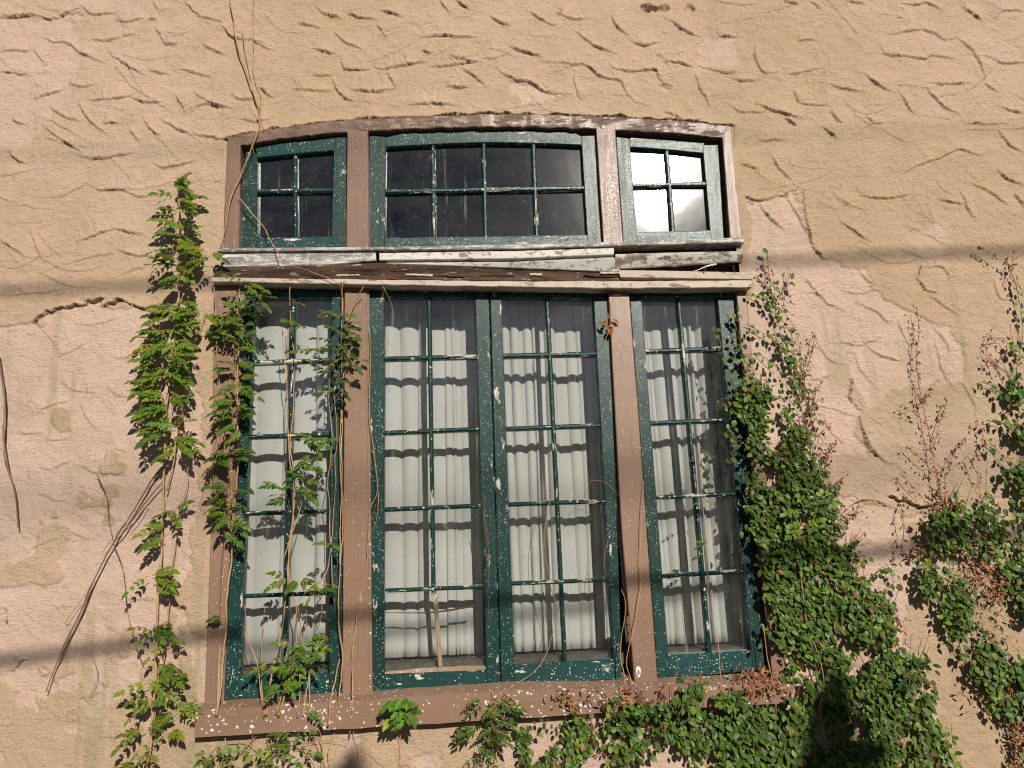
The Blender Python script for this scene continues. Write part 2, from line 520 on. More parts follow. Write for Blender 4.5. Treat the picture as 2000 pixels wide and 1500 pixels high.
mb = MB()   # dim room behind the glass: five inward faces with thickness
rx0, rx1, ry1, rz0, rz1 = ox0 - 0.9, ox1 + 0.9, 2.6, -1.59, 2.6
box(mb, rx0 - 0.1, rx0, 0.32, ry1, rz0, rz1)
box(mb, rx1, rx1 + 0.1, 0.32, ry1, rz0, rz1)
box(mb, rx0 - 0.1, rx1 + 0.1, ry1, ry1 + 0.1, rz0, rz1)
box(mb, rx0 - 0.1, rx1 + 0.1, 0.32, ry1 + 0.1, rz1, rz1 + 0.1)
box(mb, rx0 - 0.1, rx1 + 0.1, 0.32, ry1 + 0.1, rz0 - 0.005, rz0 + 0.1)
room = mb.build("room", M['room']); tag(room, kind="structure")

# ------------------------------------------------------------------ stucco wall
def in_poly(px, py, poly):
    r = np.zeros(px.shape, bool)
    n = len(poly); j = n - 1
    for i in range(n):
        xi, yi = poly[i]; xj, yj = poly[j]
        if yi != yj:
            r ^= ((yi > py) != (yj > py)) & (px < (xj - xi) * (py - yi) / (yj - yi) + xi)
        j = i
    return r

def blur(a, k):
    for _ in range(k):
        b = a.copy()
        b[1:-1] = (a[:-2] + a[1:-1] * 2 + a[2:]) * 0.25
        a = b.copy()
        a[:, 1:-1] = (b[:, :-2] + b[:, 1:-1] * 2 + b[:, 2:]) * 0.25
    return a

STROKES = []
def S(ox, oy, amp, lst):
    for l in lst: STROKES.append((amp, [(ox + 0.35 * a, oy + 0.35 * b) for a, b in l]))
S(0, 0, 1.0, [[(230,190),(290,225),(360,225),(450,290),(555,335)], [(640,100),(700,115),(780,95)], [(820,100),(870,105)], [(440,20),(520,70),(640,60)],
 [(510,210),(580,220),(660,205)], [(610,290),(690,350),(790,410)], [(680,190),(750,180)], [(380,465),(440,478),(510,472)], [(190,545),(260,520),(350,490)],
 [(490,555),(600,555),(730,530)], [(740,540),(800,565),(890,565)], [(830,390),(940,410)], [(1010,380),(1090,405),(1170,420)], [(280,590),(340,640),(435,670)],
 [(240,700),(330,770),(440,835)], [(440,865),(530,880),(730,850)], [(800,660),(840,720),(890,755)], [(900,660),(980,710),(1060,750)],
 [(1060,630),(1100,590),(1190,580),(1290,600)], [(1090,515),(1150,560),(1240,600)], [(1290,520),(1340,550),(1430,545)], [(1350,660),(1420,675),(1500,660)],
 [(1240,140),(1290,200),(1380,215)], [(1400,215),(1460,250),(1525,275)], [(1130,240),(1180,270),(1245,300)], [(1660,125),(1780,145)],
 [(1760,30),(1820,70),(1910,95)], [(1750,265),(1870,295)], [(1750,415),(1845,415)], [(1640,490),(1740,500),(1840,500)],
 [(490,1020),(550,1050),(650,1050),(780,1090),(870,1075)], [(660,1390),(750,1420),(860,1425)],
 [(440,1340),(540,1300),(630,1270)], [(630,1270),(780,1300)], [(0,275),(60,270),(150,275)], [(50,840),(90,890),(140,910)], [(0,1330),(70,1380),(130,1425)],
 [(170,1290),(200,1380),(235,1445)], [(850,0),(885,65)], [(720,720),(780,795)], [(580,690),(660,680)], [(920,240),(990,235)], [(1030,0),(1110,80),(1220,110)],
 [(1450,490),(1520,540)], [(440,560),(490,660),(590,745)], [(980,520),(1030,615)], [(0,395),(80,400),(160,410)], [(180,270),(240,345)], [(60,660),(130,690)],
 [(0,90),(110,80),(190,80)], [(870,150),(920,240)], [(1080,740),(1240,770)], [(850,900),(900,930),(1010,915),(1090,890)]])
S(650, 0, 1.1, [[(80,65),(150,90),(240,100)], [(270,55),(390,85)], [(600,0),(650,70)], [(690,0),(760,50)], [(880,80),(920,115),(985,135)], [(10,175),(70,230),(165,270)],
 [(500,205),(600,195),(690,200),(800,205)], [(500,280),(550,295)], [(45,300),(55,370),(100,385),(200,380)], [(220,360),(290,380),(400,360),(520,340)],
 [(550,365),(630,365),(810,340)], [(640,480),(750,485)], [(110,495),(220,505),(340,490)], [(910,370),(960,410),(1050,445),(1110,455),(1200,510),(1320,520)],
 [(1110,65),(1170,110),(1245,135)], [(1270,75),(1340,100),(1420,95)], [(1360,165),(1430,230),(1500,265),(1575,290)], [(1560,90),(1590,150),(1650,185)],
 [(1680,230),(1740,250),(1820,235)], [(990,260),(1080,285),(1160,310)], [(1170,335),(1300,350),(1420,365),(1500,425),(1590,440),(1640,510),(1690,565),(1760,585)],
 [(1545,340),(1570,380),(1680,395),(1800,385),(1840,460),(1915,500)], [(1850,345),(1920,345),(2000,370)],
 [(1350,390),(1355,480),(1385,545)], [(1860,625),(1950,665)], [(0,440),(40,520),(110,555)], [(650,300),(700,330),(790,345)], [(300,400),(350,480)],
 [(430,580),(560,575),(700,590)], [(730,380),(850,470)], [(1260,0),(1290,40),(1260,75)], [(250,130),(290,200)]])
S(1300, 0, 1.0, [[(30,110),(90,160),(180,200)], [(190,365),(260,385),(340,405),(410,395)], [(300,195),(400,200)], [(380,430),(430,450),(520,445)],
 [(500,250),(510,340),(560,400),(640,395)], [(680,405),(760,400),(860,375)], [(745,220),(835,215)], [(890,350),(900,450),(905,550)], [(920,460),(1000,490),(1100,505)],
 [(740,565),(800,580),(890,578)], [(170,400),(190,480),(245,585)], [(360,580),(420,620),(500,620),(570,615)], [(510,570),(600,610),(740,655)], [(670,655),(735,695)],
 [(1110,400),(1170,460),(1270,510)], [(1200,220),(1230,295),(1330,305),(1440,325),(1500,305),(1635,325)], [(1260,185),(1370,165),(1440,160),(1500,180),(1570,215),(1630,200)],
 [(1630,200),(1720,280),(1770,380),(1785,440)], [(1790,460),(1860,510)], [(1800,310),(1880,345),(2000,345)], [(1470,460),(1580,465),(1710,460)],
 [(1310,520),(1350,590),(1385,630)], [(1450,480),(1530,570),(1600,620),(1650,632)], [(1120,650),(1160,680),(1215,685)], [(930,610),(960,665),(990,680)],
 [(1070,1050),(1120,1090),(1250,1100),(1370,1080)], [(1330,965),(1440,910),(1530,880),(1640,830),(1730,860),(1820,865)], [(1850,930),(1900,990),(2000,1030)],
 [(1720,1030),(1800,1060),(1900,1130)], [(1870,730),(1920,800),(2000,850)], [(1540,1110),(1620,1130),(1670,1130)], [(600,870),(640,940),(710,1000)], [(420,910),(520,935)],
 [(530,780),(680,775)], [(880,700),(960,770)], [(530,1130),(600,1220),(670,1280)], [(680,1090),(740,1190),(790,1290)], [(1870,590),(2000,630)], [(810,0),(870,45)],
 [(670,5),(740,15)], [(1020,0),(1120,15)], [(1310,5),(1400,20),(1470,10),(1550,55)], [(720,500),(745,560)], [(1660,30),(1770,110)], [(1850,90),(1900,55),(2000,60)],
 [(980,1230),(1060,1290),(1140,1340)], [(1480,1060),(1490,1230)], [(1650,1060),(1690,1160),(1740,1220)], [(1690,680),(1800,690),(1900,685)], [(1950,1080),(2000,1150)]])
S(0, 500, 0.55, [[(330,690),(400,740),(510,755)], [(590,730),(640,765),(710,785)], [(180,880),(270,835),(350,810),(400,780)], [(90,985),(160,990),(230,985)],
 [(240,1010),(300,1025),(390,1015)], [(200,1180),(270,1185),(340,1160),(400,1125)], [(430,1165),(530,1205),(620,1215),(710,1220)], [(620,560),(700,565),(800,535)],
 [(420,370),(520,375),(650,340)], [(210,390),(280,470),(310,530)], [(190,1310),(280,1350),(370,1365)], [(610,1070),(690,1090)], [(310,555),(400,520),(490,470)],
 [(440,830),(480,900),(540,970)], [(0,215),(80,215),(300,190),(340,175)]])
S(1300, 500, 0.7, [[(780,120),(830,180),(870,230)], [(770,200),(860,210),(920,265),(1010,300)], [(1000,190),(1080,205),(1160,185)], [(1090,80),(1130,130),(1170,150)],
 [(1480,220),(1560,280),(1640,325)], [(1075,255),(1150,290),(1200,320),(1255,380)], [(850,480),(910,570),(1000,600)], [(980,465),(1060,495),(1130,480),(1210,450)],
 [(1130,490),(1200,550),(1330,580)], [(1060,530),(1100,640),(1170,715)], [(1300,360),(1360,490)], [(1500,400),(1560,470),(1590,560)], [(1510,480),(1550,640),(1610,740)],
 [(800,685),(870,685),(940,650)], [(890,880),(920,970),(980,1030)], [(1100,950),(1150,1060),(1220,1140),(1290,1150)], [(860,830),(960,860),(1060,890)],
 [(1790,550),(1850,610),(1950,660)], [(1640,690),(1700,780),(1740,870)], [(1840,130),(1860,220),(1930,240)], [(1470,60),(1550,60),(1590,130)]])
S(0, 975, 0.45, [[(360,150),(430,205),(530,225)], [(270,600),(350,600),(430,605)], [(150,330),(180,270),(250,240),(330,215)], [(580,710),(640,740),(680,760)],
 [(700,560),(860,560)], [(0,1260),(60,1265)], [(560,1330),(700,1320)]])

PINK = [
 [(-400,640),(0,625),(70,622),(110,603),(190,585),(200,603),(280,605),(385,640),(385,1000),(372,1110),(330,1180),(350,1330),(200,1420),(0,1330),(-400,1300)],
 [(-200,25),(70,28),(120,15),(150,60),(165,120),(130,210),(30,285),(-200,290)],
 [(1010,165),(1035,168),(1065,180),(1100,180),(1095,205),(1020,203),(1000,180)],
 [(1462,388),(1500,385),(1560,370),(1572,420),(1590,460),(1610,505),(1690,520),(1700,560),(1730,590),(1790,610),(1870,640),(1885,700),(1890,745),(1790,762),(1740,770),
  (1695,790),(1660,745),(1655,780),(1680,800),(1672,830),(1690,880),(1640,885),(1610,880),(1470,880),(1460,600)],
 [(1780,450),(1850,430),(1870,480),(1800,500)],
 [(1350,70),(1430,60),(1445,125),(1360,130)],
 [(1480,880),(1610,880),(1625,965),(1740,985),(1790,1010),(1900,1000),(2050,900),(2050,1090),(1800,1130),(1760,1240),(1850,1380),(1870,1400),(1700,1420),(1480,1400)],
 [(985,1440),(1150,1395),(1390,1400),(1390,1480),(1330,1510),(1250,1560),(980,1560)],
 [(130,1040),(150,1060),(140,1080)],
]
def build_wall():
    h = 0.0031
    xs = np.concatenate([np.linspace(-3.6, -2.05, 22), np.arange(-2.0, 2.68, h), np.linspace(2.75, 4.2, 22)])
    zs = np.concatenate([np.linspace(-1.6, -1.02, 10), np.arange(-1.0, 2.46, h), np.linspace(2.52, 4.0, 24)])
    X, Z = np.meshgrid(xs, zs)
    PX, PY = to_px(X, 0.004, Z)
    H = np.zeros(X.shape)          # height out of the wall (towards the street)
    # slow waviness
    H += (fbm(X * 2.2, Z * 2.2, 3, 3) - 0.5) * 0.012
    H += (fbm(X * 14, Z * 18, 5, 3) - 0.5) * 0.0045
    H += (fbm(X * 60, Z * 60, 9, 3) - 0.5) * 0.0034
    H += (fbm(X * 30, Z * 45, 10, 2) - 0.5) * 0.0030
    # trowel lips
    rng = np.random.default_rng(5)
    strokes = [(a * 1.12, np.array([P(px, py, 0.0)[[0, 2]] for px, py in l])) for a, l in STROKES]; n_big = len(strokes)
    for k in range(420):   # shallow extra passes between the big ones
        px = rng.uniform(-60, 2060); py = rng.uniform(-40, 1520)
        if py > 560: amp = rng.uniform(0.08, 0.22)
        else: amp = rng.uniform(0.18, 0.58)
        ang = rng.uniform(-0.6, 0.9) if px > 700 else rng.uniform(-0.4, 0.9)
        L = rng.uniform(50, 150)
        c = rng.uniform(-6, 0.22 * L)
        l = [(px, py), (px + L * 0.5 * math.cos(ang) - c * math.sin(ang), py + L * 0.5 * math.sin(ang) + c * math.cos(ang)),
             (px + L * math.cos(ang), py + L * math.sin(ang))]
        strokes.append((amp, np.array([P(a, b, 0.0)[[0, 2]] for a, b in l])))
    for ks, (amp, w) in enumerate(strokes):
        w = np.vstack([w[0] + (w[0] - w[1]) * 0.22, w[1:-1], w[-1] + (w[-1] - w[-2]) * 0.22]) if len(w) > 2 else np.vstack([w[0] + (w[0] - w[1]) * 0.12, w[-1] + (w[-1] - w[0]) * 0.12])
        n = max(10, int(np.sum(np.linalg.norm(np.diff(w, axis=0), axis=1)) / 0.006))
        c = smooth_line(w, n)
        t = np.linspace(0, 1, n)
        _seed[0] += 1
        ln = n * 0.006
        wob = (fbm(t * ln * 55, t * 0 + 4.4, _seed[0], 3) - 0.5) * 0.013
        tg = np.gradient(c, axis=0); tg /= np.linalg.norm(tg, axis=1)[:, None]
        nm = np.stack([-tg[:, 1], tg[:, 0]], 1)
        nm *= np.where(nm[:, 1] < 0, -1, 1)[:, None] if False else np.sign(nm[:, 1].mean() + 1e-6)
        c = c + nm * wob[:, None]
        env = np.clip(np.minimum(t, 1 - t) * 3.2, 0, 1) ** 0.8 * ((0.78 if ks < n_big else 0.45) + (0.45 if ks < n_big else 0.9) * vnoise(t * ln * 22, t * 0 + 9, _seed[0]))
        pad = 0.05
        i0, i1 = np.searchsorted(xs, [c[:, 0].min() - pad, c[:, 0].max() + pad])
        j0, j1 = np.searchsorted(zs, [c[:, 1].min() - pad, c[:, 1].max() + pad])
        if i1 - i0 < 2 or j1 - j0 < 2: continue
        x = X[j0:j1, i0:i1]; z = Z[j0:j1, i0:i1]
        best = np.full(x.shape, 1e9); sd = np.zeros(x.shape); en = np.zeros(x.shape)
        for i in range(n):
            dx = x - c[i, 0]; dz = z - c[i, 1]
            d2 = dx * dx + dz * dz
            m_ = d2 < best
            best = np.where(m_, d2, best)
            sd = np.where(m_, dx * nm[i, 0] + dz * nm[i, 1], sd)
            en = np.where(m_, env[i], en)
        dist = np.sqrt(best)
        lateral = np.sqrt(np.maximum(best - sd * sd, 0))
        en = en * np.exp(-(lateral / 0.012) ** 2)
        A = 0.0100 * amp * en * (0.75 + 0.5 * vnoise(x * 160, z * 160, 12))
        up = np.where(sd > 0, np.exp(-sd / 0.034), np.clip(1 + sd / 0.0026, 0, 1))
        dn = np.where(sd < 0, -0.34 * np.exp(sd / 0.0040) * (1 - np.clip(1 + sd / 0.0026, 0, 1)), 0)
        H[j0:j1, i0:i1] = np.maximum(H[j0:j1, i0:i1] + A * dn, H[j0:j1, i0:i1] + A * up)
    # coats: pink undercoat shows where the tan top coat has come away
    wx = (fbm(X * 9, Z * 9, 41, 4) - 0.5) * 42 + (fbm(X * 50, Z * 50, 43, 3) - 0.5) * 16
    wy = (fbm(X * 9, Z * 9, 51, 4) - 0.5) * 42 + (fbm(X * 50, Z * 50, 53, 3) - 0.5) * 16
    pk = np.zeros(X.shape)
    for k, poly in enumerate(PINK):
        mk = in_poly(PX + wx, PY + wy, poly).astype(float)
        if k == 0:
            f = fbm(X * 5.5, Z * 5.5, 61, 5)
            thr = np.clip(0.30 + (PY - 950) / 520 * 0.17, 0.27, 0.56)
            mk *= (f > thr)
        if k == 6: mk *= fbm(X * 6, Z * 6, 66, 4) > 0.36
        if k in (1, 5, 4): mk = blur(mk, 14) * 0.85
        pk = np.maximum(pk, mk)
    f2 = fbm(X * 12, Z * 12, 71, 5)
    low = np.clip((PY - 1150) / 300, 0, 1)
    pk = np.maximum(pk, ((f2 > 0.66 - 0.04 * low) & (PY > 1180) & (PX < 1500)) * 0.9)
    hard = blur(pk, 1)
    H -= 0.0052 * hard
    pk = np.clip(blur(pk, 2), 0, 1)
    soft = np.clip((fbm(X * 1.5, Z * 1.5, 95, 5) - 0.47) * 4, 0, 1) * 0.42 + np.clip((620 - PX) / 900, 0, 0.34) * np.clip(1.3 - PY / 700, 0.3, 1)
    mott = 0.72 + 0.45 * (fbm(X * 7, Z * 7, 96, 4) - 0.3)
    pk = np.clip(np.maximum(pk * np.clip(mott, 0.6, 1), soft * mott), 0, 1)
    # olive-grey older coat patches
    st = np.clip((fbm(X * 3.4, Z * 3.4, 81, 5) - 0.52) * 5, 0, 1) * np.clip((PY - 500) / 500, 0.12, 0.75) * (1 - pk)
    strk = np.clip((fbm(X * 26, Z * 1.7, 83, 4) - 0.56) * 7, 0, 1) * np.clip((fbm(X * 2.3, Z * 2.6, 84, 3) - 0.44) * 6, 0, 1) * np.clip((PY - 250) / 500, 0, 1)
    st = np.clip(st + 0.55 * strk, 0, 1)
    # flaked holes near the top edge, and one old bolt hole
    for (cx, cy, rx, ry, dp) in [(1278, 18, 22, 9, 0.022), (1262, 12, 9, 6, 0.018), (1352, 12, 9, 8, 0.014), (140, 30, 30, 4, 0.006), (1300, 170, 9, 7, 0.010)]:
        e = ((PX + wx * 0.5 - cx) / rx) ** 2 + ((PY + wy * 0.5 - cy) / ry) ** 2
        H -= dp * np.clip(1.6 - e, 0, 1)
    e = ((PX - 354) / 6) ** 2 + ((PY - 1191) / 6) ** 2
    H -= 0.03 * np.clip(2.2 - 1.4 * e, 0, 1)
    # long peeled cracks with a lifted lip
    cracks = [[(65,625),(90,608),(120,600),(160,592),(195,582)], [(202,598),(225,586),(245,588),(280,602)], [(1570,370),(1572,410),(1580,450),(1590,480),(1610,505)],
              [(1800,520),(1795,545),(1810,565),(1830,570)], [(1665,740),(1660,775),(1680,800)], [(1680,815),(1690,860),(1710,890)], [(1740,970),(1770,980),(1800,990),(1830,985)],
              [(1460,385),(1500,388),(1530,380),(1560,365)], [(1665,985),(1700,975),(1730,985)], [(0,32),(60,26),(95,34),(150,12)], [(5,1190),(12,1220)], [(20,1310),(40,1290)]]
    for kc, cr in enumerate(cracks):
        deep = 1.9 if kc in (0, 1, 6) else 0.85
        w = np.array([P(a, b, 0.0)[[0, 2]] for a, b in cr])
        n = max(8, int(np.sum(np.linalg.norm(np.diff(w, axis=0), axis=1)) / 0.004))
        c = resample(w, n); _seed[0] += 1
        tt = np.arange(n) * 0.004
        c[:, 1] += (fbm(tt * 60, tt * 0 + 2, _seed[0], 3) - 0.5) * 0.018
        c[:, 0] += (fbm(tt * 60, tt * 0 + 6, _seed[0], 3) - 0.5) * 0.012
        wd = (0.0012 + 0.0045 * vnoise(tt * 22, tt * 0 + 3, _seed[0])) * deep ** 0.6
        i0, i1 = np.searchsorted(xs, [c[:, 0].min() - 0.05, c[:, 0].max() + 0.05])
        j0, j1 = np.searchsorted(zs, [c[:, 1].min() - 0.05, c[:, 1].max() + 0.05])
        x = X[j0:j1, i0:i1]; z = Z[j0:j1, i0:i1]
        best = np.full(x.shape, 1e9); ww = np.zeros(x.shape); dzv = np.zeros(x.shape)
        for i in range(n):
            d2 = (x - c[i, 0]) ** 2 + (z - c[i, 1]) ** 2
            m_ = d2 < best; best = np.where(m_, d2, best); ww = np.where(m_, wd[i], ww); dzv = np.where(m_, z - c[i, 1], dzv)
        dist = np.sqrt(best)
        H[j0:j1, i0:i1] += np.where(dzv > 0, 0.007 * deep * np.exp(-dist / 0.012), 0) - 0.015 * deep * np.clip(1.5 - dist / (ww * np.where(dzv > 0, 0.45, 1.0) + 1e-6), 0, 1)
    # flat plaster band beside the frame, lip over the head
    ring = in_poly(PX, PY, [(385, 1460), (398, 1000), (405, 560), (425, 480), (437, 262), (560, 243), (740, 220), (940, 212), (1080, 212), (1250, 220), (1440, 236), (1462, 466),
                            (1475, 560), (1520, 1000), (1548, 1300), (1560, 1400)])
    rs = blur(ring.astype(float), 8)
    arch = np.interp(PX, [440, 446, 526, 638, 742, 850, 947, 1070, 1210, 1350, 1428, 1440], [269, 267, 252, 238, 229, 225, 222, 222, 227, 236, 245, 247])
    dh = arch - PY + (fbm(X * 26, Z * 8, 92, 4) - 0.5) * 11          # pixels above the edge of the head casing
    span = np.clip((PX - 425) / 20, 0, 1) * np.clip((1445 - PX) / 20, 0, 1)
    H = H * (1 - 0.75 * rs * (1 - span * (dh > 0)))
    near = (np.abs(dh) < 60) * span
    H = H + near * np.where(dh > 0, (0.006 + 0.008 * fbm(X * 22, Z * 22, 91, 3)) * np.exp(-np.maximum(dh, 0) / 15), 0)
    H = np.where((dh <= -1) & (dh > -40) & (span > 0.5) & (PY < 300), -0.006, H)
    Y = 0.008 - H
    nx, nz = len(xs), len(zs)
    idx = np.arange(nx * nz).reshape(nz, nx)
    cx = (X[:-1, :-1] + X[1:, 1:]) / 2; cz = (Z[:-1, :-1] + Z[1:, 1:]) / 2
    hole = in_poly(cx, cz, [tuple(p) for p in ow])
    q = np.stack([idx[:-1, :-1], idx[:-1, 1:], idx[1:, 1:], idx[1:, :-1]], -1)[~hole]
    # masonry behind the render coat, around the opening
    hv = np.stack([X.ravel(), Y.ravel(), Z.ravel()], 1)
    mbk = MB()
    for (a, b, c, d) in ((-3.6, ox0 - 0.004, -1.6, 4.0), (ox1 + 0.004, 4.2, -1.6, 4.0), (ox0 - 0.004, ox1 + 0.004, -1.6, oz0 - 0.004), (ox0 - 0.004, ox1 + 0.004, oz1 + 0.004, 4.0)):
        box(mbk, a, b, 0.055, 0.318, c, d)
    kv = np.array(mbk.v); kf = np.array(mbk.f) + len(hv)
    V = np.vstack([hv, kv]); Q = np.vstack([q, kf]).astype(np.int32)
    me = bpy.data.meshes.new("stucco_wall")
    me.vertices.add(len(V)); me.vertices.foreach_set("co", V.astype(np.float32).ravel())
    me.loops.add(Q.size); me.loops.foreach_set("vertex_index", Q.ravel())
    me.polygons.add(len(Q)); me.polygons.foreach_set("loop_start", np.arange(0, Q.size, 4, dtype=np.int32))
    sm = np.ones(len(Q), bool); sm[-len(kf):] = False
    me.polygons.foreach_set("use_smooth", sm)
    me.update(calc_edges=True)
    for nm, arr in (("pink", pk), ("stain", st)):
        at = me.attributes.new(nm, 'FLOAT', 'POINT')
        at.data.foreach_set("value", np.concatenate([arr.ravel(), np.zeros(len(kv))]).astype(np.float32))
    me.materials.append(M['stucco'])
    o = bpy.data.objects.new("stucco_wall", me)
    scene.collection.objects.link(o)
    return tag(o, "tan trowelled stucco wall with pink patches where the top coat peeled, surrounding the window", "wall", kind="thing")
build_wall()

# ------------------------------------------------------------------ window
wl = P(960, 1400, 0.0)
window = thing("window", "old green and brown painted wooden window with arched top lights, set in the stucco wall", "window", (wl[0], 0, wl[2]))
window["kind"] = "thing"

b = MB()
HO = [(440,268),(446,266),(526,252),(638,238),(742,230),(850,226),(947,223),(1070,223),(1210,228),(1350,237),(1428,246)]
HI = [(466,284),(469,282),(571,267),(676,258),(745,254),(818,250),(1000,247),(1080,248),(1164,252),(1203,253),(1340,261),(1414,269)]
hi = resample(HI, len(HO)).tolist(); ho = resample(HO, len(HO)).tolist()
strip(b, [tuple(p) for p in ho], [tuple(p) for p in hi], 0.0, 0.06, 0.003, 0.0060, 110, jitf=60)
b.build("head_casing", M['brown_head'], window)
# casings and mullions
def board(name, A, B, y0, y1, mat, ch=0.003, jit=0.0008, **kw):
    bb = MB(); strip(bb, A, B, y0, y1, ch, jit, **kw); return bb.build(name, mat, window)
board("side_casing", [(444,268),(438,400),(436,486)], [(470,284),(468,400),(466,486)], 0.0, 0.06, M['brown_old'], jit=0.002)
board("side_casing", [(418,545),(413,1000),(398,1400)], [(463,545),(448,900),(431,1120),(421,1400)], 0.0, 0.06, M['brown_v'])
board("side_casing", [(1411,268),(1418,360),(1426,470)], [(1427,246),(1438,360),(1451,470)], 0.0, 0.06, M['brown_old'], jit=0.0015)
board("side_casing", [(1437,550),(1449,700),(1478,1000),(1495,1165),(1511,1345)], [(1456,550),(1470,700),(1505,1000),(1523,1165),(1540,1345)], 0.0, 0.06, M['brown_v'])
board("jamb_strip", [(461,545),(446,900),(429,1120),(418,1380)], [(480,545),(463,900),(446,1120),(437,1380)], 0.014, 0.06, M['brown_v'], ch=0.002)
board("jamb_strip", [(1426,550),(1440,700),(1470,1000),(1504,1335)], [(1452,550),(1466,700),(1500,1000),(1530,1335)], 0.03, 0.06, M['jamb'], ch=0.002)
board("mullion", [(678,255),(677,360),(676,486)], [(719,252),(720,360),(721,486)], -0.001, 0.07, M['brown_old'])
board("mullion", [(1164,248),(1171,360),(1179,480)], [(1202,248),(1209,360),(1218,480)], -0.001, 0.07, M['brown_old'])
board("mullion", [(673,545),(672,800),(668,1372)], [(716,545),(718,800),(722,1372)], 0.0, 0.075, M['brown_v'])
board("mullion", [(1187,545),(1202,820),(1213,1020),(1241,1350)], [(1227,545),(1248,820),(1262,1020),(1286,1350)], 0.0, 0.075, M['brown_v'])
# thin bead beside the second upright of the lower row
board("bead", [(716,560),(722,1360)], [(721,560),(727,1360)], 0.006, 0.03, M['brown_v'], ch=0.001)
# sill: sloping top board with a front face
b = MB()
def sill(b):
    ft = [(382,1390),(650,1373),(1000,1350),(1200,1347),(1326,1341),(1552,1338)]
    fb = [(379,1441),(650,1425),(1000,1404),(1200,1391),(1326,1383),(1554,1374)]
    n = 90
    A = resample([P(*p, -0.045) for p in ft], n); Bm = resample([P(*p, -0.043) for p in fb], n)
    t = np.linspace(0, 2.2, n)
    A[:, 2] += (fbm(t * 12, t * 0, 301, 3) - 0.5) * 0.006
    Bm[:, 2] += (fbm(t * 12, t * 0, 302, 3) - 0.5) * 0.005
    C = A + np.array([0, 0.006, 0.004]); D = A + np.array([0, 0.115, 0.034]); E_ = Bm + np.array([0, 0.158, 0])
    V = []; Fc = []
    for i in range(n): V += [Bm[i], A[i], C[i], D[i], E_[i]]
    for i in range(n - 1):
        for k in range(5): Fc.append((5 * i + k, 5 * i + (k + 1) % 5, 5 * i + 5 + (k + 1) % 5, 5 * i + 5 + k))
    Fc.append((4, 3, 2, 1, 0)); Fc.append(tuple(5 * (n - 1) + k for k in range(5)))
    b.add(V, Fc)
sill(b)
b.build("sill", M['brown_h'], window)

# cornice
c_root = MB()
strip(c_root, [(436,478),(1000,476),(1448,466)], [(428,548),(1000,556),(1458,556)], 0.052, 0.075, 0.002)
cornice = c_root.build("cornice", M['rot'], window)
def cboard(name, A, B, y0, y1, mat, yb=None, jit=0.0030, ch=0.0025, **kw):
    bb = MB(); strip(bb, A, B, y0, y1, ch, jit, yb=yb, **kw); return bb.build(name, mat, cornice)
cboard("ledge_strip", [(424,484),(720,482),(1000,477),(1200,472),(1453,463)], [(424,491),(735,488),(1000,486),(1200,480),(1454,473)], -0.022, 0.04, M['white_a'], jit=0.0008)
cboard("fascia_board", [(434,492),(585,491),(734,490)], [(431,521),(560,520),(650,516),(734,509)], -0.008, 0.02, M['white_a'], jit=0.002)
cboard("fascia_board", [(741,494),(1000,489),(1199,482)], [(741,508),(1000,505),(1199,497)], -0.010, 0.02, M['white_b'], jit=0.001)
cboard("fascia_board", [(755,513),(1000,511),(1199,502)], [(755,515),(1000,523),(1212,531)], -0.003, 0.02, M['white_b'], jit=0.0015)
cboard("fascia_board", [(1202,496),(1290,493),(1452,490)], [(1202,525),(1340,518),(1450,510)], -0.006, 0.006, M['white_c'], jit=0.0035, jitf=60)
cboard("drip_board", [(430,522),(735,513),(1000,526),(1212,534)], [(414,541),(740,545),(1000,548),(1214,549)], -0.004, 0.03, M['rot'], yb=-0.040, jit=0.004, jitf=70)
cboard("drip_plank", [(1208,527),(1340,529),(1468,532)], [(1212,541),(1340,543),(1471,545)], -0.014, 0.03, M['white_d'], yb=-0.047, jit=0.0008)
cboard("nose_board", [(413,541),(740,546),(1000,549),(1212,549),(1469,547)], [(414,550),(740,556),(1000,560),(1212,563),(1468,561)], -0.042, 0.05, M['white_d'], jit=0.003)
for (x, y, dx) in ((1377, 526, -3), (1432, 521, 4)):
    bb = MB(); tube(bb, [P(x + dx, y + 12, -0.022), P(x, y, -0.034)], 0.0018, 0.0014, n=6); tube(bb, [P(x, y, -0.034), P(x + 0.8, y - 1.5, -0.0355)], 0.004, 0.004, n=3, sides=8)
    bb.build("nail", M['rust'], cornice)
_r = np.random.default_rng(61)
for k in range(16):
    x0 = _r.uniform(560, 1180); f = _r.uniform(.15, .85); ya = 517 + (x0 - 560) * 0.017
    yy = ya + f * (543 - ya); L = _r.uniform(18, 70); yv = -0.006 - 0.034 * f
    bb = MB(); strip(bb, [(x0, yy - _r.uniform(1, 2.5)), (x0 + L, yy + _r.uniform(-3, 1))], [(x0, yy + 1.5), (x0 + L, yy + _r.uniform(.5, 3))], yv - _r.uniform(.003, .010), yv + 0.01, 0.001, 0.0025, n=12, jitf=120)
    bb.build("splinter", M['rot'] if _r.random() < .7 else M['white_d'], cornice)
# curl of peeling paint hanging off the broken fascia
bb = MB()
cp_ = smooth_line([P(1400,517,-0.008), P(1380,521,-0.016), P(1365,527,-0.02), P(1352,530,-0.018)], 12)
for s in range(len(cp_) - 1):
    w0 = 0.008 * (1 - s / 12); w1 = 0.008 * (1 - (s + 1) / 12)
    bb.add([cp_[s], cp_[s] + [0, 0.001, w0], cp_[s + 1] + [0, 0.001, w1], cp_[s + 1]], [(0, 1, 2, 3)])
bb.build("paint_curl", M['putty'], cornice)

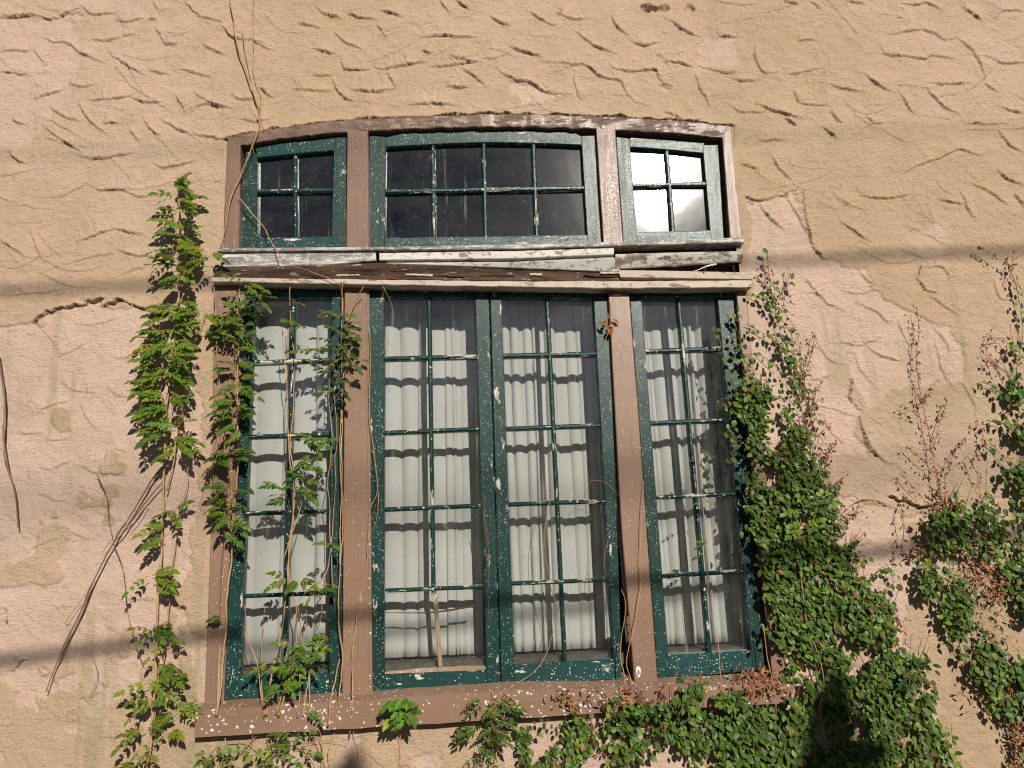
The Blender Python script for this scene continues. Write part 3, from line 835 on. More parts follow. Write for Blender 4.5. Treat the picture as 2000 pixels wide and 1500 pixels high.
# sashes -------------------------------------------------------------
YS, YG = 0.022, 0.047
def lerp(a, b, t): return (a[0] + (b[0] - a[0]) * t, a[1] + (b[1] - a[1]) * t)
def sash(name, label, outer, glass, vs, hs, top_curve=None, gtop=None, skip_v=None, ys=YS, bar_label=None):
    """outer / glass: pixel corners TL, TR, BR, BL. vs: muntin (top, bottom) points; hs: rows as (left, right) points."""
    TL, TR, BR, BL = outer; gTL, gTR, gBR, gBL = glass
    b = MB()
    gTLx = (gTL[0], TL[1]) if False else gTL
    top = top_curve or [TL, TR]
    gt = gtop or [gTL, gTR]
    # stiles run full height, rails butt between them
    def xt(p, q, yv):    # point of the line p-q at pixel row yv
        return (p[0] + (q[0] - p[0]) * (yv - p[1]) / (q[1] - p[1]), yv)
    gLt = xt(gTL, gBL, TL[1] + (2 if top_curve is None else 3)); gRt = xt(gTR, gBR, TR[1] + 1)
    gLb = xt(gTL, gBL, lerp(BL, BR, 0.15)[1]); gRb = xt(gTR, gBR, lerp(BL, BR, 0.9)[1])
    strip(b, [TL, BL], [gLt, gLb], ys, ys + 0.04, 0.0025, 0.0007, mi=0)
    strip(b, [gRt, gRb], [TR, BR], ys, ys + 0.04, 0.0025, 0.0007, mi=0)
    # rails
    n = max(2, len(top))
    tp = top[:]; tp[0] = gLt; tp[-1] = gRt
    gq = [tuple(v) for v in resample(gt, len(tp))]
    strip(b, tp, gq, ys + 0.0012, ys + 0.04, 0.0025, 0.0007, n=24, mi=1)
    strip(b, [gBL, gBR], [gLb, gRb], ys + 0.0012, ys + 0.04, 0.003, 0.0012, n=24, mi=1)
    s = b.build(name, [M['green_v'], M['green_h']], window)
    s["label"] = label
    bars = MB()
    wv = 4.2
    hs_all = hs
    for k, (a, c) in enumerate(vs):
        if skip_v and k == skip_v[0]: c = lerp(a, c, skip_v[1])
        strip(bars, [(a[0] - wv, a[1] - 2), (c[0] - wv, c[1] + 2)], [(a[0] + wv, a[1] - 2), (c[0] + wv, c[1] + 2)], ys + 0.006, ys + 0.036, 0.0055, 0.0011, mi=0, jitf=45)
    for (a, c) in hs_all:
        strip(bars, [(a[0] - 2, a[1] - wv), (c[0] + 2, c[1] - wv)], [(a[0] - 2, a[1] + wv), (c[0] + 2, c[1] + wv)], ys + 0.005, ys + 0.036, 0.0055, 0.0013, mi=1, jitf=45)
    bars.build("glazing_bars", [M['bar_v'], M['bar_h']], s)
    gl = MB()
    gp = [(gTL[0] - 4, (min(p[1] for p in gt)) - 5), (gTR[0] + 4, (min(p[1] for p in gt)) - 5), (gBR[0] + 4, gBR[1] + 5), (gBL[0] - 4, gBL[1] + 5)]
    yg = ys + 0.025
    # one slab per pane: columns between bars, rows between bars
    A = [P(*p, yg) for p in gp]
    lefts = [(gp[0], gp[3])] + [((a[0], gp[0][1]), (c[0], gp[3][1])) for a, c in vs] + [(gp[1], gp[2])]
    rows = [0.0] + [((a[1] + c[1]) / 2 - gp[0][1]) / (gp[3][1] - gp[0][1]) for a, c in hs] + [1.0]
    for i in range(len(lefts) - 1):
        for j in range(len(rows) - 1):
            q = [lerp(*lefts[i], rows[j]), lerp(*lefts[i + 1], rows[j]), lerp(*lefts[i + 1], rows[j + 1]), lerp(*lefts[i], rows[j + 1])]
            rr = RNG.uniform(-1, 1, 2) * 0.0011      # each old pane sits a little out of true
            f = [P(*p, yg) for p in q]
            cx = sum(p[0] for p in f) / 4; cz = sum(p[2] for p in f) / 4
            f = [p + np.array([0, ((p[0] - cx) * rr[0] + (p[2] - cz) * rr[1]) * 6, 0]) for p in f]
            k = [p + np.array([0, 0.003, 0]) for p in f]
            gl.add(f, [(0, 3, 2, 1)], 0)
            gl.add(k, [(0, 1, 2, 3)], 1)
            gl.add(f + k, [(0, 1, 5, 4), (1, 2, 6, 5), (2, 3, 7, 6), (3, 0, 4, 7)], 1)
    gl.build("glass", [M['glass'], M['glass_back']], s)
    return s

sash("transom_sash", "left arched green top light of four dark panes",
     [(479,296),(677,266),(677,484),(465,484)], [(503,311),(652,294),(647,461),(502,464)],
     [((576,300),(577,464))], [((503,373),(650,370))], top_curve=[(479,296),(497,288),(571,276),(677,265)], gtop=[(502,308),(577,300),(652,293)])
sash("transom_sash", "wide arched green centre top light of eight dark panes",
     [(721,265),(1163,265),(1178,480),(720,482)], [(754,288),(1136,283),(1147,458),(752,464)],
     [((846,281),(848,463)), ((945,278),(949,461)), ((1042,279),(1049,459))], [((753,373),(1142,366))],
     top_curve=[(721,266),(785,260),(850,257),(1000,255),(1080,256),(1136,261),(1163,265)], gtop=[(754,287),(850,281),(944,278),(1040,279),(1136,283)])
sash("transom_sash", "right green top light whose four panes mirror the sun",
     [(1203,268),(1403,283),(1415,478),(1218,478)], [(1231,290),(1374,303),(1387,450),(1244,453)],
     [((1303,293),(1315,451))], [((1237,361),(1381,358))], top_curve=[(1203,267),(1230,268),(1300,273),(1376,279),(1403,283)], gtop=[(1231,287),(1303,292),(1374,299)])
rowl = [((489,708),(645,702)), ((478,853),(643,848)), ((472,1003),(642,998)), ((470,1165),(641,1158))]
sash("casement_sash", "left green casement overgrown with leafy vine stems",
     [(478,540),(674,540),(668,1357),(435,1366)], [(497,580),(647,580),(642,1314),(468,1320)],
     [((573,585),(555,1318))], rowl)
sash("casement_sash", "green casement left of the centre seam with a broken lower pane",
     [(721,540),(954,540),(978,1351),(724,1360)], [(751,580),(928,580),(950,1309),(750,1317)],
     [((838,585),(849,1312))], [((751,700),(933,695)), ((751,845),(937,837)), ((751,995),(942,987)), ((751,1154),(946,1146))], skip_v=(0, 0.79))
sash("casement_sash", "green casement right of the centre seam with a hinge on its outer side",
     [(956,540),(1188,540),(1216,1326),(979,1342)], [(979,580),(1159,580),(1199,1287),(1005,1299)],
     [((1069,585),(1104,1293))], [((983,694),(1166,690)), ((989,837),(1176,830)), ((996,985),(1184,978)), ((1001,1140),(1191,1132))])
sash("casement_sash", "right green casement with ivy growing over its outer edge",
     [(1227,540),(1429,540),(1494,1308),(1285,1328)], [(1253,580),(1401,580),(1467,1271),(1305,1279)],
     [((1326,585),(1387,1275))], [((1262,685),(1412,680)), ((1272,826),(1430,819)), ((1281,972),(1444,963)), ((1292,1126),(1456,1115))])
# loose wood in the broken pane
bb = MB(); strip(bb, [(845,1160),(856,1302)], [(854,1158),(864,1302)], 0.034, 0.05, 0.003, 0.0015, jitf=50)
strip(bb, [(752,1313),(850,1304),(948,1300)], [(752,1319),(850,1318),(948,1311)], 0.036, 0.07, 0.003, 0.003, jitf=60)
bb.build("broken_glazing_bar", M['bare'], window)["label"] = "bare brown wooden bar hanging loose in the broken pane"
bb = MB(); strip(bb, [(752,1196),(835,1196),(880,1190),(929,1180)], [(752,1197),(835,1198.5),(880,1194),(929,1184)], 0.0445, 0.049, 0.0004, 0.0012, n=40, jitf=90)
bb.build("broken_glass_edge", M['rust'], window)
# hinge
bb = MB()
for k in range(3):
    tube(bb, [P(1226.2 + k * 1.2, 1204 + 17.3 * k, -0.006), P(1227.2 + k * 1.2, 1219 + 17.3 * k, -0.006)], 0.0075, 0.0075, n=4, sides=10)
strip(bb, [(1219,1207),(1223,1255)], [(1230,1207),(1234,1255)], -0.002, 0.01, 0.001)
bb.build("hinge", M['rust'], window)
bb = MB()
c0 = P(1247, 1312, -0.002)
ring = [(c0 + np.array([0.008 * math.cos(a) * (1 + 0.2 * math.sin(3 * a)), 0, 0.019 * math.sin(a)])) for a in np.linspace(0, 2 * math.pi, 15)[:-1]]
inn = [(c0 + np.array([0.0035 * math.cos(a), -0.001, 0.009 * math.sin(a) - 0.002])) for a in np.linspace(0, 2 * math.pi, 15)[:-1]]
bk = [p + np.array([0, 0.004, 0]) for p in ring]
n = 14
bb.add(ring + inn + bk, [(i, (i + 1) % n, n + (i + 1) % n, n + i) for i in range(n)] + [(2 * n + i, 2 * n + (i + 1) % n, (i + 1) % n, i) for i in range(n)])
bb.build("keyhole_plate", M['putty'], window)
# inside stool below the curtains
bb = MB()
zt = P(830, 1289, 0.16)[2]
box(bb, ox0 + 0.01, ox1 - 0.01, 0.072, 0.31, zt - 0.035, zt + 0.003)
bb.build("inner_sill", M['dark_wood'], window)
# meeting rail behind the cornice keeps light out between the two rows
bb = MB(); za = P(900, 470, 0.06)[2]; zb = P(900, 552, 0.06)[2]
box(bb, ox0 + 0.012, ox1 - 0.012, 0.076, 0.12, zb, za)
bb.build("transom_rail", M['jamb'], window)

# ------------------------------------------------------------------ curtains
def curtain(x0, x1, label, seed, pleat):
    rng = np.random.default_rng(seed)
    tl, bl = P(x0[0], 545, 0.175), P(x0[1], 1290, 0.175); tr, br = P(x1[0], 545, 0.175), P(x1[1], 1290, 0.175)
    nu, nv = 150, 36
    w = np.linalg.norm(tr - tl)
    ed = [0.0]
    while ed[-1] < w: ed.append(ed[-1] + (rng.uniform(*pleat) if rng.random() > 0.3 else rng.uniform(0.35, 0.6) * pleat[0]))
    ed = np.array(ed) * w / ed[-1]
    am = rng.uniform(0.2, 1.15, len(ed)); lean = rng.uniform(-0.3, 0.3, len(ed)); drift = rng.uniform(-0.012, 0.012, len(ed))
    zbot = zt + 0.012
    V = []
    for j in range(nv):
        t = j / (nv - 1)
        z = 1.12 + (zbot - 1.12) * t
        for i in range(nu):
            u = i / (nu - 1)
            xx = (tl[0] * (1 - t) + bl[0] * t) * (1 - u) + (tr[0] * (1 - t) + br[0] * t) * u
            s = u * w + float(np.interp(u * w, ed, drift)) * t + 0.003 * math.sin(t * 4 + u * 11)
            k = int(np.clip(np.searchsorted(ed, s, 'right') - 1, 0, len(ed) - 2))
            f = np.clip((s - ed[k]) / (ed[k + 1] - ed[k]), 0, 1)
            f = float(f) ** math.exp(lean[k]); bump = max(0.0, math.sin(math.pi * f)) ** 0.6
            y = 0.182 - 0.034 * am[k] * bump * (0.75 + 0.25 * math.cos(t * 2.5 + k)) + 0.004 * math.sin(t * 5 + k)
            V.append((xx, y, z))
    me = bpy.data.meshes.new("curtain")
    Fc = [(j * nu + i, j * nu + i + 1, (j + 1) * nu + i + 1, (j + 1) * nu + i) for j in range(nv - 1) for i in range(nu - 1)]
    me.from_pydata(V, [], Fc); me.polygons.foreach_set("use_smooth", np.ones(len(Fc), bool))
    me.materials.append(M['cloth']); me.update()
    o = bpy.data.objects.new("curtain", me); scene.collection.objects.link(o)
    md = o.modifiers.new("cloth_thickness", 'SOLIDIFY'); md.thickness = 0.0012
    return tag(o, label, "curtain", "white curtains behind the window")
curtain((495, 470), (660, 655), "white flat curtain behind the vine covered left casement", 3, (0.09, 0.15))
curtain((740, 745), (935, 945), "white curtain of wide pleats behind the casement with the broken pane", 8, (0.045, 0.085))
curtain((972, 1000), (1165, 1205), "white curtain of narrow pleats behind the casement right of the centre seam", 5, (0.032, 0.052))
curtain((1245, 1300), (1405, 1475), "white curtain behind the right casement beside the ivy", 12, (0.045, 0.085))
print("window done")
#PLANTS
# ------------------------------------------------------------------ plants
def nrm(v):
    v = np.asarray(v, float); return v / (np.linalg.norm(v) + 1e-12)

class Foliage(MB):
    T = [0, .14, .24, .36, .46, .58, .68, .82, 1.0]
    Wd = [0, .26, .25, .37, .32, .33, .24, .17, 0]
    T2 = [0, .18, .42, .68, .88, 1.0]
    W2 = [0, .33, .43, .36, .17, 0]
    def leaf(self, p, d, nm, L, wide, col, fold=0.18, curl=0.15, fig=False):
        d = nrm(d); s = nrm(np.cross(nm, d)); nm = np.cross(d, s)
        T, Wd = (self.T2, self.W2) if fig else (self.T, self.Wd)
        n = len(T)
        mid = []; lf = []; rt = []
        for t, w in zip(T, Wd):
            c = p + d * (L * t) - nm * (L * curl * t * t)
            mid.append(c)
            e = L * wide * w
            lf.append(c + s * e + nm * (e * fold)); rt.append(c - s * e + nm * (e * fold))
        V = mid + lf[1:-1] + rt[1:-1]
        a = n; b = n + n - 2
        Fc = []
        for i in range(n - 1):
            if i == 0:
                Fc += [(0, 1, a), (0, b, 1)]
            elif i == n - 2:
                Fc += [(i, i + 1, a + i - 1), (i, b + i - 1, i + 1)]
            else:
                Fc += [(i, i + 1, a + i, a + i - 1), (i, b + i - 1, b + i, i + 1)]
        self.add(V, Fc, 0, col)

def jitcol(c, rng, amt=0.25):
    k = 1 + rng.uniform(-amt, amt)
    return (c[0] * k * (1 + rng.uniform(-.15, .25)), c[1] * k, c[2] * k * (1 + rng.uniform(-.2, .2)))

G_BRIGHT = (0.105, 0.215, 0.022); G_MID = (0.070, 0.150, 0.020); G_DARK = (0.040, 0.100, 0.020)
def compound(fo, st, p, ang, length, pairs, rng, out=0.35, base=G_MID, lsize=0.036, wide=0.8):
    """A pinnate leaf: stalk from p in direction ang (0 = right, pi/2 = up), leaflets in pairs, drooping."""
    d = nrm([math.cos(ang), -out + rng.uniform(-.15, .15), math.sin(ang)])
    up = nrm(np.array([rng.uniform(-.3, .3), -0.62 + rng.uniform(-.35, .3), 0.75]))
    s = nrm(np.cross(up, d)); up = np.cross(d, s)
    pts = []
    for k in range(6):
        t = k / 5
        pts.append(p + d * length * t + np.array([0, 0, -1]) * (length * 0.28 * t * t))
    tube(st, pts, 0.0012, 0.0006, sides=4, n=6, mi=1)
    pts = np.array(pts)
    def at(t):
        f = t * 5; i = min(int(f), 4); return pts[i] + (pts[i + 1] - pts[i]) * (f - i)
    tone = jitcol(base if rng.random() > 0.12 else (base[0] * 1.7, base[1] * 1.25, base[2]), rng, 0.3)
    for k in range(pairs):
        t = 0.22 + 0.70 * k / max(1, pairs - 1) if pairs > 1 else 0.5
        q = at(t)
        L = lsize * rng.uniform(.8, 1.15) * (0.8 + 0.35 * math.sin(math.pi * min(1, t + .1)))
        for sg in (1, -1):
            dd = nrm(d * 0.62 + s * sg * 0.85 + np.array([0, -0.05, -0.38]) + rng.uniform(-.18, .18, 3))
            nn = nrm(up + s * sg * -0.15 + rng.uniform(-.3, .3, 3))
            fo.leaf(q, dd, nn, L * 0.92, wide * 0.92, jitcol(tone, rng, 0.16), 0.2, rng.uniform(0.0, .3))
    q = pts[-1]
    fo.leaf(q, nrm(d + np.array([0, 0, -.5]) + rng.uniform(-.15, .15, 3)), nrm(up + rng.uniform(-.2, .2, 3)), lsize * 1.2, wide, jitcol(tone, rng, 0.15), 0.2, .2)

def surf_y(px, py):
    """Front of whatever stands at that pixel of the facade."""
    if py > 1335 and 375 < px < 1560 and py < 1442 - (px - 380) * 0.057: return -0.05
    if 484 < py < 566 and 412 < px < 1472: return -0.052
    return -0.012

def stem_pts(l, off=0.008):
    return [P(a, b, surf_y(a, b) - off) for a, b in l]

def vine(name, label, stems, clusters, seed, base=G_MID, pairs=(3, 5), lsize=0.036, length=(0.045, 0.085), group=None, stem_mat='stem', r=0.003, out=(0.1, 0.9), wide=0.8, category="vine", dens=0.95, thin=0.78):
    rng = np.random.default_rng(seed)
    first = stems[0][0]
    loc = P(first[0], first[1], surf_y(*first))
    root = thing(name, label, category, loc, group)
    fo = Foliage()
    for s in stems:
        rr = s[-1] if isinstance(s[-1], float) else r
        l = [q for q in s if not isinstance(q, float)]
        st = MB(); tube(st, stem_pts(l), rr, rr * 0.65, wob=0.006)
        st.build("stem", M[stem_mat], root, smooth=True)
    for (cx, cy, sx, sy, n, dep) in clusters:
        for k in range(max(1, int(n * dens + rng.random()))):
            px = cx + rng.uniform(-1, 1) * sx * 0.38; py = cy + rng.uniform(-1, 1) * sy
            p = P(px, py, surf_y(px, py) - 0.012 - rng.uniform(0, dep))
            side = 1 if px > cx + rng.normal(0, sx * 0.3) else -1
            a = rng.uniform(-0.65, 0.75)
            ang = a if side > 0 else math.pi - a
            compound(fo, fo, p, ang, rng.uniform(*length), int(rng.integers(pairs[0], pairs[1] + 1)), rng, rng.uniform(*out), base, lsize * thin * rng.uniform(.7, 1.2), wide)
    if fo.f: fo.build("leaves", [M['leaf'], M['stem']], root, smooth=True)
    return root

TRUMPET = "green leafy climbers on and around the window"
vine("climbing_vine", "tall leafy green climber on the stucco left of the window, reaching above the cornice",
     [[(288,1510),(298,1420),(305,1300),(310,1150),(318,1000),(322,880),(327,780),(345,650),(350,560),(352,450),(346,350), 0.0042],
      [(300,1420),(318,1300),(330,1200),(338,1100),(352,1000),(366,940),(362,860),(352,760), 0.002],
      [(335,800),(345,760),(375,680),(400,610), 0.002], [(326,960),(345,880),(352,800), 0.0025]],
     [(344,362,14,14,5,.03), (350,400,28,22,9,.05), (352,440,34,22,9,.05), (345,478,28,20,8,.05), (405,497,22,8,4,.04), (345,515,28,20,8,.05), (352,550,20,14,4,.04),
      (345,600,55,14,12,.06), (330,630,50,20,14,.07), (335,668,50,22,16,.07), (325,710,48,22,16,.07), (320,750,48,22,15,.07), (325,790,46,22,14,.07), (335,830,40,20,11,.06), (345,868,30,16,7,.05),
      (400,622,36,22,10,.05), (335,1005,24,16,4,.03), (322,1042,20,14,3,.03), (297,1130,24,18,4,.03), (305,1118,8,10,2,.03), (298,1222,22,16,4,.03), (330,1255,10,6,2,.02),
      (312,1300,20,14,4,.03), (290,1330,26,16,3,.03), (325,1338,18,16,3,.03), (300,1372,26,14,4,.03), (345,1382,18,10,2,.03), (285,1425,20,12,3,.03), (325,1438,18,8,2,.02), (268,1492,18,10,3,.03)],
     21, base=(0.108, 0.196, 0.020), lsize=0.033, group=TRUMPET, dens=1.15)
vine("climbing_vine", "leafy green climber up the brown casing and green stile beside the left casement",
     [[(424,1395),(432,1330),(440,1230),(448,1120),(462,950),(463,800),(466,680),(468,560), 0.0038], [(458,1080),(452,950),(440,880),(428,760),(420,560), 0.002],
      [(426,900),(424,700),(416,560), 0.0018]],
     [(478,562,28,10,7,.05), (500,582,24,8,5,.05), (478,600,28,14,9,.05), (468,628,30,16,9,.05), (440,640,18,14,4,.04), (462,672,22,16,7,.05), (460,712,26,16,8,.05), (468,752,28,16,9,.05),
      (455,790,26,16,8,.05), (466,818,24,12,6,.05), (470,842,16,8,3,.04), (455,884,32,14,9,.05), (432,900,14,8,3,.03), (452,960,26,16,7,.05), (440,985,22,14,5,.04), (448,1012,28,12,7,.05),
      (438,1035,18,8,3,.03), (432,1205,8,4,1,.02)],
     22, base=(0.072, 0.152, 0.018), lsize=0.030, length=(0.035, 0.07), group=TRUMPET, dens=0.85)
vine("climbing_vine", "tangle of tan stems and bright leaves over the middle of the left casement",
     [[(515,1400),(508,1340),(500,1290),(482,1240),(478,1195),(476,1183), 0.002], [(518,1395),(512,1330),(511,1260),(515,1200),(518,1182), 0.0018],
      [(520,1395),(530,1320),(548,1240),(560,1170),(562,1100),(572,1000),(570,920),(563,860),(560,780),(556,700),(552,640), 0.0026],
      [(545,1400),(560,1350),(575,1290),(580,1200),(566,1130),(568,1040),(578,960),(568,880),(572,800),(575,720), 0.0026],
      [(582,1400),(586,1340),(590,1260),(584,1180),(600,1150), 0.002], [(590,1400),(604,1330),(606,1280),(625,1210),(628,1180),(620,1160), 0.0022],
      [(604,1395),(605,1330),(610,1260),(598,1220),(606,1160),(640,1110),(645,1020),(640,940),(648,860),(642,780),(645,700), 0.002],
      [(640,1420),(650,1345),(662,1290), 0.003], [(575,700),(569,640),(565,560), 0.0022], [(556,1090),(574,1030),(600,950), 0.002],
      [(540,1398),(552,1352),(570,1330), 0.003]],
     [(598,870,36,10,7,.04), (620,862,22,10,4,.04), (600,900,30,12,7,.04), (585,915,16,10,4,.04), (545,952,26,6,3,.03), (590,955,18,8,3,.03), (602,940,20,10,3,.03), (555,975,26,8,3,.03), (608,965,20,10,3,.04),
      (560,1130,26,10,4,.03), (590,1142,24,10,5,.04), (622,1150,26,8,5,.04), (640,1065,10,8,2,.03), (570,1275,34,18,9,.05), (555,1310,30,16,8,.05), (590,1300,28,14,7,.05), (548,1340,22,12,5,.04),
      (600,1265,22,10,4,.04), (645,1245,22,14,4,.03), (520,1298,30,8,3,.03), (565,1345,18,8,3,.04), (597,1385,8,4,1,.02)],
     23, base=(0.082, 0.185, 0.020), lsize=0.031, length=(0.03, 0.065), group=TRUMPET, pairs=(2, 4), r=0.002, dens=0.85, thin=0.72)
vine("climbing_vine", "dark green climber clinging to the stile between left casement and first brown mullion",
     [[(660,1370),(668,1290),(662,1200),(668,1050),(667,900),(668,780),(672,690),(676,640),(690,600),(712,560), 0.0024], [(664,1100),(666,980),(664,850),(668,720),(668,600),(668,556), 0.002],
      [(652,1180),(648,1060),(654,960),(656,850),(652,760), 0.0016]],
     [(664,628,18,12,6,.04), (668,655,18,14,6,.04), (656,672,20,12,6,.04), (670,690,16,12,5,.04), (660,715,18,12,6,.04), (612,622,30,6,3,.03), (598,640,14,6,2,.02), (612,690,26,8,4,.03), (650,745,18,12,4,.04),
      (655,768,18,10,4,.04), (598,600,10,6,2,.02)],
     24, base=(0.050, 0.120, 0.018), lsize=0.029, length=(0.05, 0.08), group=TRUMPET, pairs=(2, 3), r=0.0022)
vine("climbing_vine", "small bright fern like sprig on the brown sill under the casement with the broken pane",
     [[(784,1415),(782,1390),(775,1362), 0.0014]], [(780,1375,26,10,9,.05), (790,1395,24,12,8,.05), (768,1398,14,10,4,.03), (800,1385,14,8,4,.04)],
     25, base=(0.095, 0.23, 0.022), lsize=0.028, length=(0.02, 0.045), group=TRUMPET, r=0.0014, dens=0.8)
vine("climbing_vine", "slender dark leaved plant in front of the sill below the centre seam",
     [[(968,1510),(968,1460),(962,1410),(960,1350), 0.0016], [(940,1500),(944,1460),(960,1420), 0.0012]],
     [(945,1370,18,6,3,.04), (975,1372,20,8,4,.04), (992,1385,18,8,5,.04), (955,1400,24,8,5,.05), (930,1425,34,10,8,.05), (965,1430,30,10,7,.05), (985,1418,16,8,4,.04), (938,1455,28,10,7,.04), (945,1485,18,8,4,.03)],
     26, base=(0.060, 0.120, 0.022), lsize=0.027, length=(0.03, 0.06), group=TRUMPET, wide=0.6, r=0.0014, dens=0.75)
vine("climbing_vine", "sparse leafy sprigs on the plaster under the left end of the sill",
     [[(520,1510),(528,1460),(524,1400),(520,1385), 0.002], [(500,1400),(490,1450),(470,1505), 0.0014], [(440,1440),(438,1475),(425,1505), 0.0014], [(590,1500),(610,1450),(622,1425), 0.002],
      [(628,1510),(632,1460),(618,1420), 0.0018], [(552,1500),(548,1440),(556,1405), 0.0014]],
     [(570,1440,16,8,3,.02), (578,1462,14,8,2,.02), (545,1470,26,8,4,.02), (440,1462,12,6,2,.02), (430,1485,22,8,4,.02), (520,1500,16,6,2,.02), (495,1465,16,6,2,.02)],
     27, base=(0.085, 0.17, 0.022), lsize=0.030, length=(0.05, 0.08), group=TRUMPET, pairs=(2, 3), r=0.0014)
vine("climbing_vine", "tiny leaf tufts on a thin stem along the middle bar of the right casement",
     [[(1418,1400),(1410,1340),(1402,1260),(1386,1180),(1378,1060),(1368,940),(1362,860), 0.0013]],
     [(1366,880,8,6,2,.015), (1367,905,8,6,2,.015), (1372,982,8,5,2,.015), (1380,1058,14,5,3,.015), (1376,1080,6,3,1,.01)],
     28, base=(0.08, 0.165, 0.02), lsize=0.017, length=(0.025, 0.045), group=TRUMPET, pairs=(2, 3), r=0.0013)

def bare(name, label, lines, mat, r, group="leafless vine stems on the facade", wob=0.005, cat="vine"):
    f = lines[0][0]
    root = thing(name, label, cat, P(f[0], f[1], surf_y(*f)), group)
    for l in lines:
        rr = l[-1] if isinstance(l[-1], float) else r
        q = [p for p in l if not isinstance(p, float)]
        mb = MB(); tube(mb, stem_pts(q, 0.004), rr, rr * 0.6, wob=wob)
        mb.build("stem", M[mat], root, smooth=True)
    return root
bare("bare_vine", "leafless tan tendrils hanging from above the arched head down to the cornice",
     [[(450,-20),(455,40),(465,90),(485,150),(500,195),(508,215),(502,260),(486,300),(468,345),(452,390),(440,440),(430,484), 0.0030],
      [(474,60),(482,120),(494,170),(504,200),(506,225), 0.0016], [(496,-20),(495,70),(496,140),(508,180),(510,208), 0.0018], [(490,280),(496,300), 0.0014]],
     'stem', 0.003)
bare("bare_vine", "thin tan stem slanting across the left top light and over the white cornice boards",
     [[(466,385),(490,415),(515,442),(530,470),(548,502),(570,518),(600,528),(635,540),(660,552),(668,575),(668,640), 0.002]], 'stem', 0.002)
bare("bare_vine", "thin tan stem rising along the first brown mullion",
     [[(684,1440),(690,1370),(688,1300),(694,1220),(706,1150),(716,1090),(722,1000),(736,960),(732,900),(722,800),(724,700),(720,640), 0.0018], [(748,690),(760,668),(778,702), 0.001], [(748,560),(764,590),(769,618), 0.0012],
      [(740,960),(735,1010),(728,1040), 0.0012]], 'stem', 0.0018)
bare("bare_vine", "thin stems beside the hinge on the second brown mullion",
     [[(1228,1395),(1222,1340),(1212,1270),(1222,1180),(1214,1150), 0.0016], [(1230,1390),(1232,1330),(1224,1290),(1240,1220),(1250,1150),(1252,1060),(1256,940), 0.0016],
      [(1252,760),(1244,720),(1246,690), 0.001], [(1142,972),(1150,946),(1160,938),(1184,941),(1210,968), 0.001], [(1190,640),(1182,665),(1158,678), 0.0012],
      [(1188,1060),(1180,1100),(1190,1125), 0.001], [(1199,620),(1196,585),(1210,575),(1222,590), 0.0008], [(1210,655),(1228,680), 0.0008]], 'stem', 0.0016)
bare("bare_vine", "long thin stem looping down over the casement right of the centre seam",
     [[(1016,1395),(1008,1370),(985,1352),(1010,1335),(1040,1318),(1060,1290),(1080,1240),(1092,1200),(1078,1160),(1068,1100),(1064,1040),(1072,990),(1084,960), 0.0014]], 'stem', 0.0014)
bare("bare_vine", "dark dead stem running down the stucco at the far left",
     [[(-2,690),(4,740),(8,790),(7,850),(14,900),(26,950),(31,985),(33,1032), 0.0038], [(6,830),(10,900),(24,950), 0.0025]], 'stem_dark', 0.005)
bare("bare_vine", "pair of dead brown stems slanting down the pink plaster left of the leafy climber",
     [[(322,908),(290,950),(258,1000),(232,1040),(205,1090),(180,1140),(160,1190),(132,1245),(112,1290),(98,1330),(91,1352), 0.0031], [(318,940),(275,990),(240,1040),(222,1058),(196,1110),(176,1150),(150,1215),(122,1270),(104,1310), 0.0024],
      [(255,1015),(225,1045),(200,1080), 0.0014], [(170,1160),(150,1185),(125,1220), 0.0012], [(290,985),(270,1015),(250,1040), 0.0012]], 'stem_dark', 0.004)
bare("bare_vine", "thin crooked dead stem beside the slanting pair on the pink plaster",
     [[(190,925),(208,975),(215,1030),(222,1060),(240,1110),(246,1170),(258,1230),(268,1270),(280,1298), 0.0018], [(210,990),(216,960), 0.001], [(178,1278),(192,1310),(188,1335),(172,1360), 0.0014]], 'stem_dark', 0.0018)
bare("bare_vine", "wispy rust coloured dead creeper on the meeting stile at the centre seam",
     [[(945,965),(946,1010),(950,1040),(955,1080),(954,1150),(955,1220), 0.001], [(948,1010),(953,1045),(952,1070), 0.001], [(944,1000),(948,1030), 0.0014], [(950,1058),(957,1062), 0.002], [(952,1080),(951,1100), 0.0022]], 'stem_red', 0.001)

# creeping fig --------------------------------------------------------
FIG = (0.068, 0.126, 0.021); FIG2 = (0.130, 0.205, 0.029)
def fig_leaf(fo, px, py, rng, dep, size=0.0225, base=FIG):
    y = surf_y(px, py) - 0.006 - dep
    p = P(px, py, y)
    a = -math.pi / 2 + rng.normal(0.25, 0.75)
    d = np.array([math.cos(a), -0.35 + rng.uniform(-.35, .25), math.sin(a)])
    nn = nrm([rng.uniform(-.65, .65) + 0.1, -0.8, 0.55 + rng.uniform(-.6, .5)])
    u = rng.random()
    c = jitcol(FIG2 if u < 0.30 else ((0.16, 0.17, 0.03) if u < 0.335 else ((0.17, 0.085, 0.035) if u < 0.375 else base)), rng, 0.42)
    L = size * rng.uniform(.5, 1.3)
    fo.leaf(p, d, nn, L, rng.uniform(.66, .86), c, rng.uniform(.05, .25), rng.uniform(-.05, .3), True)

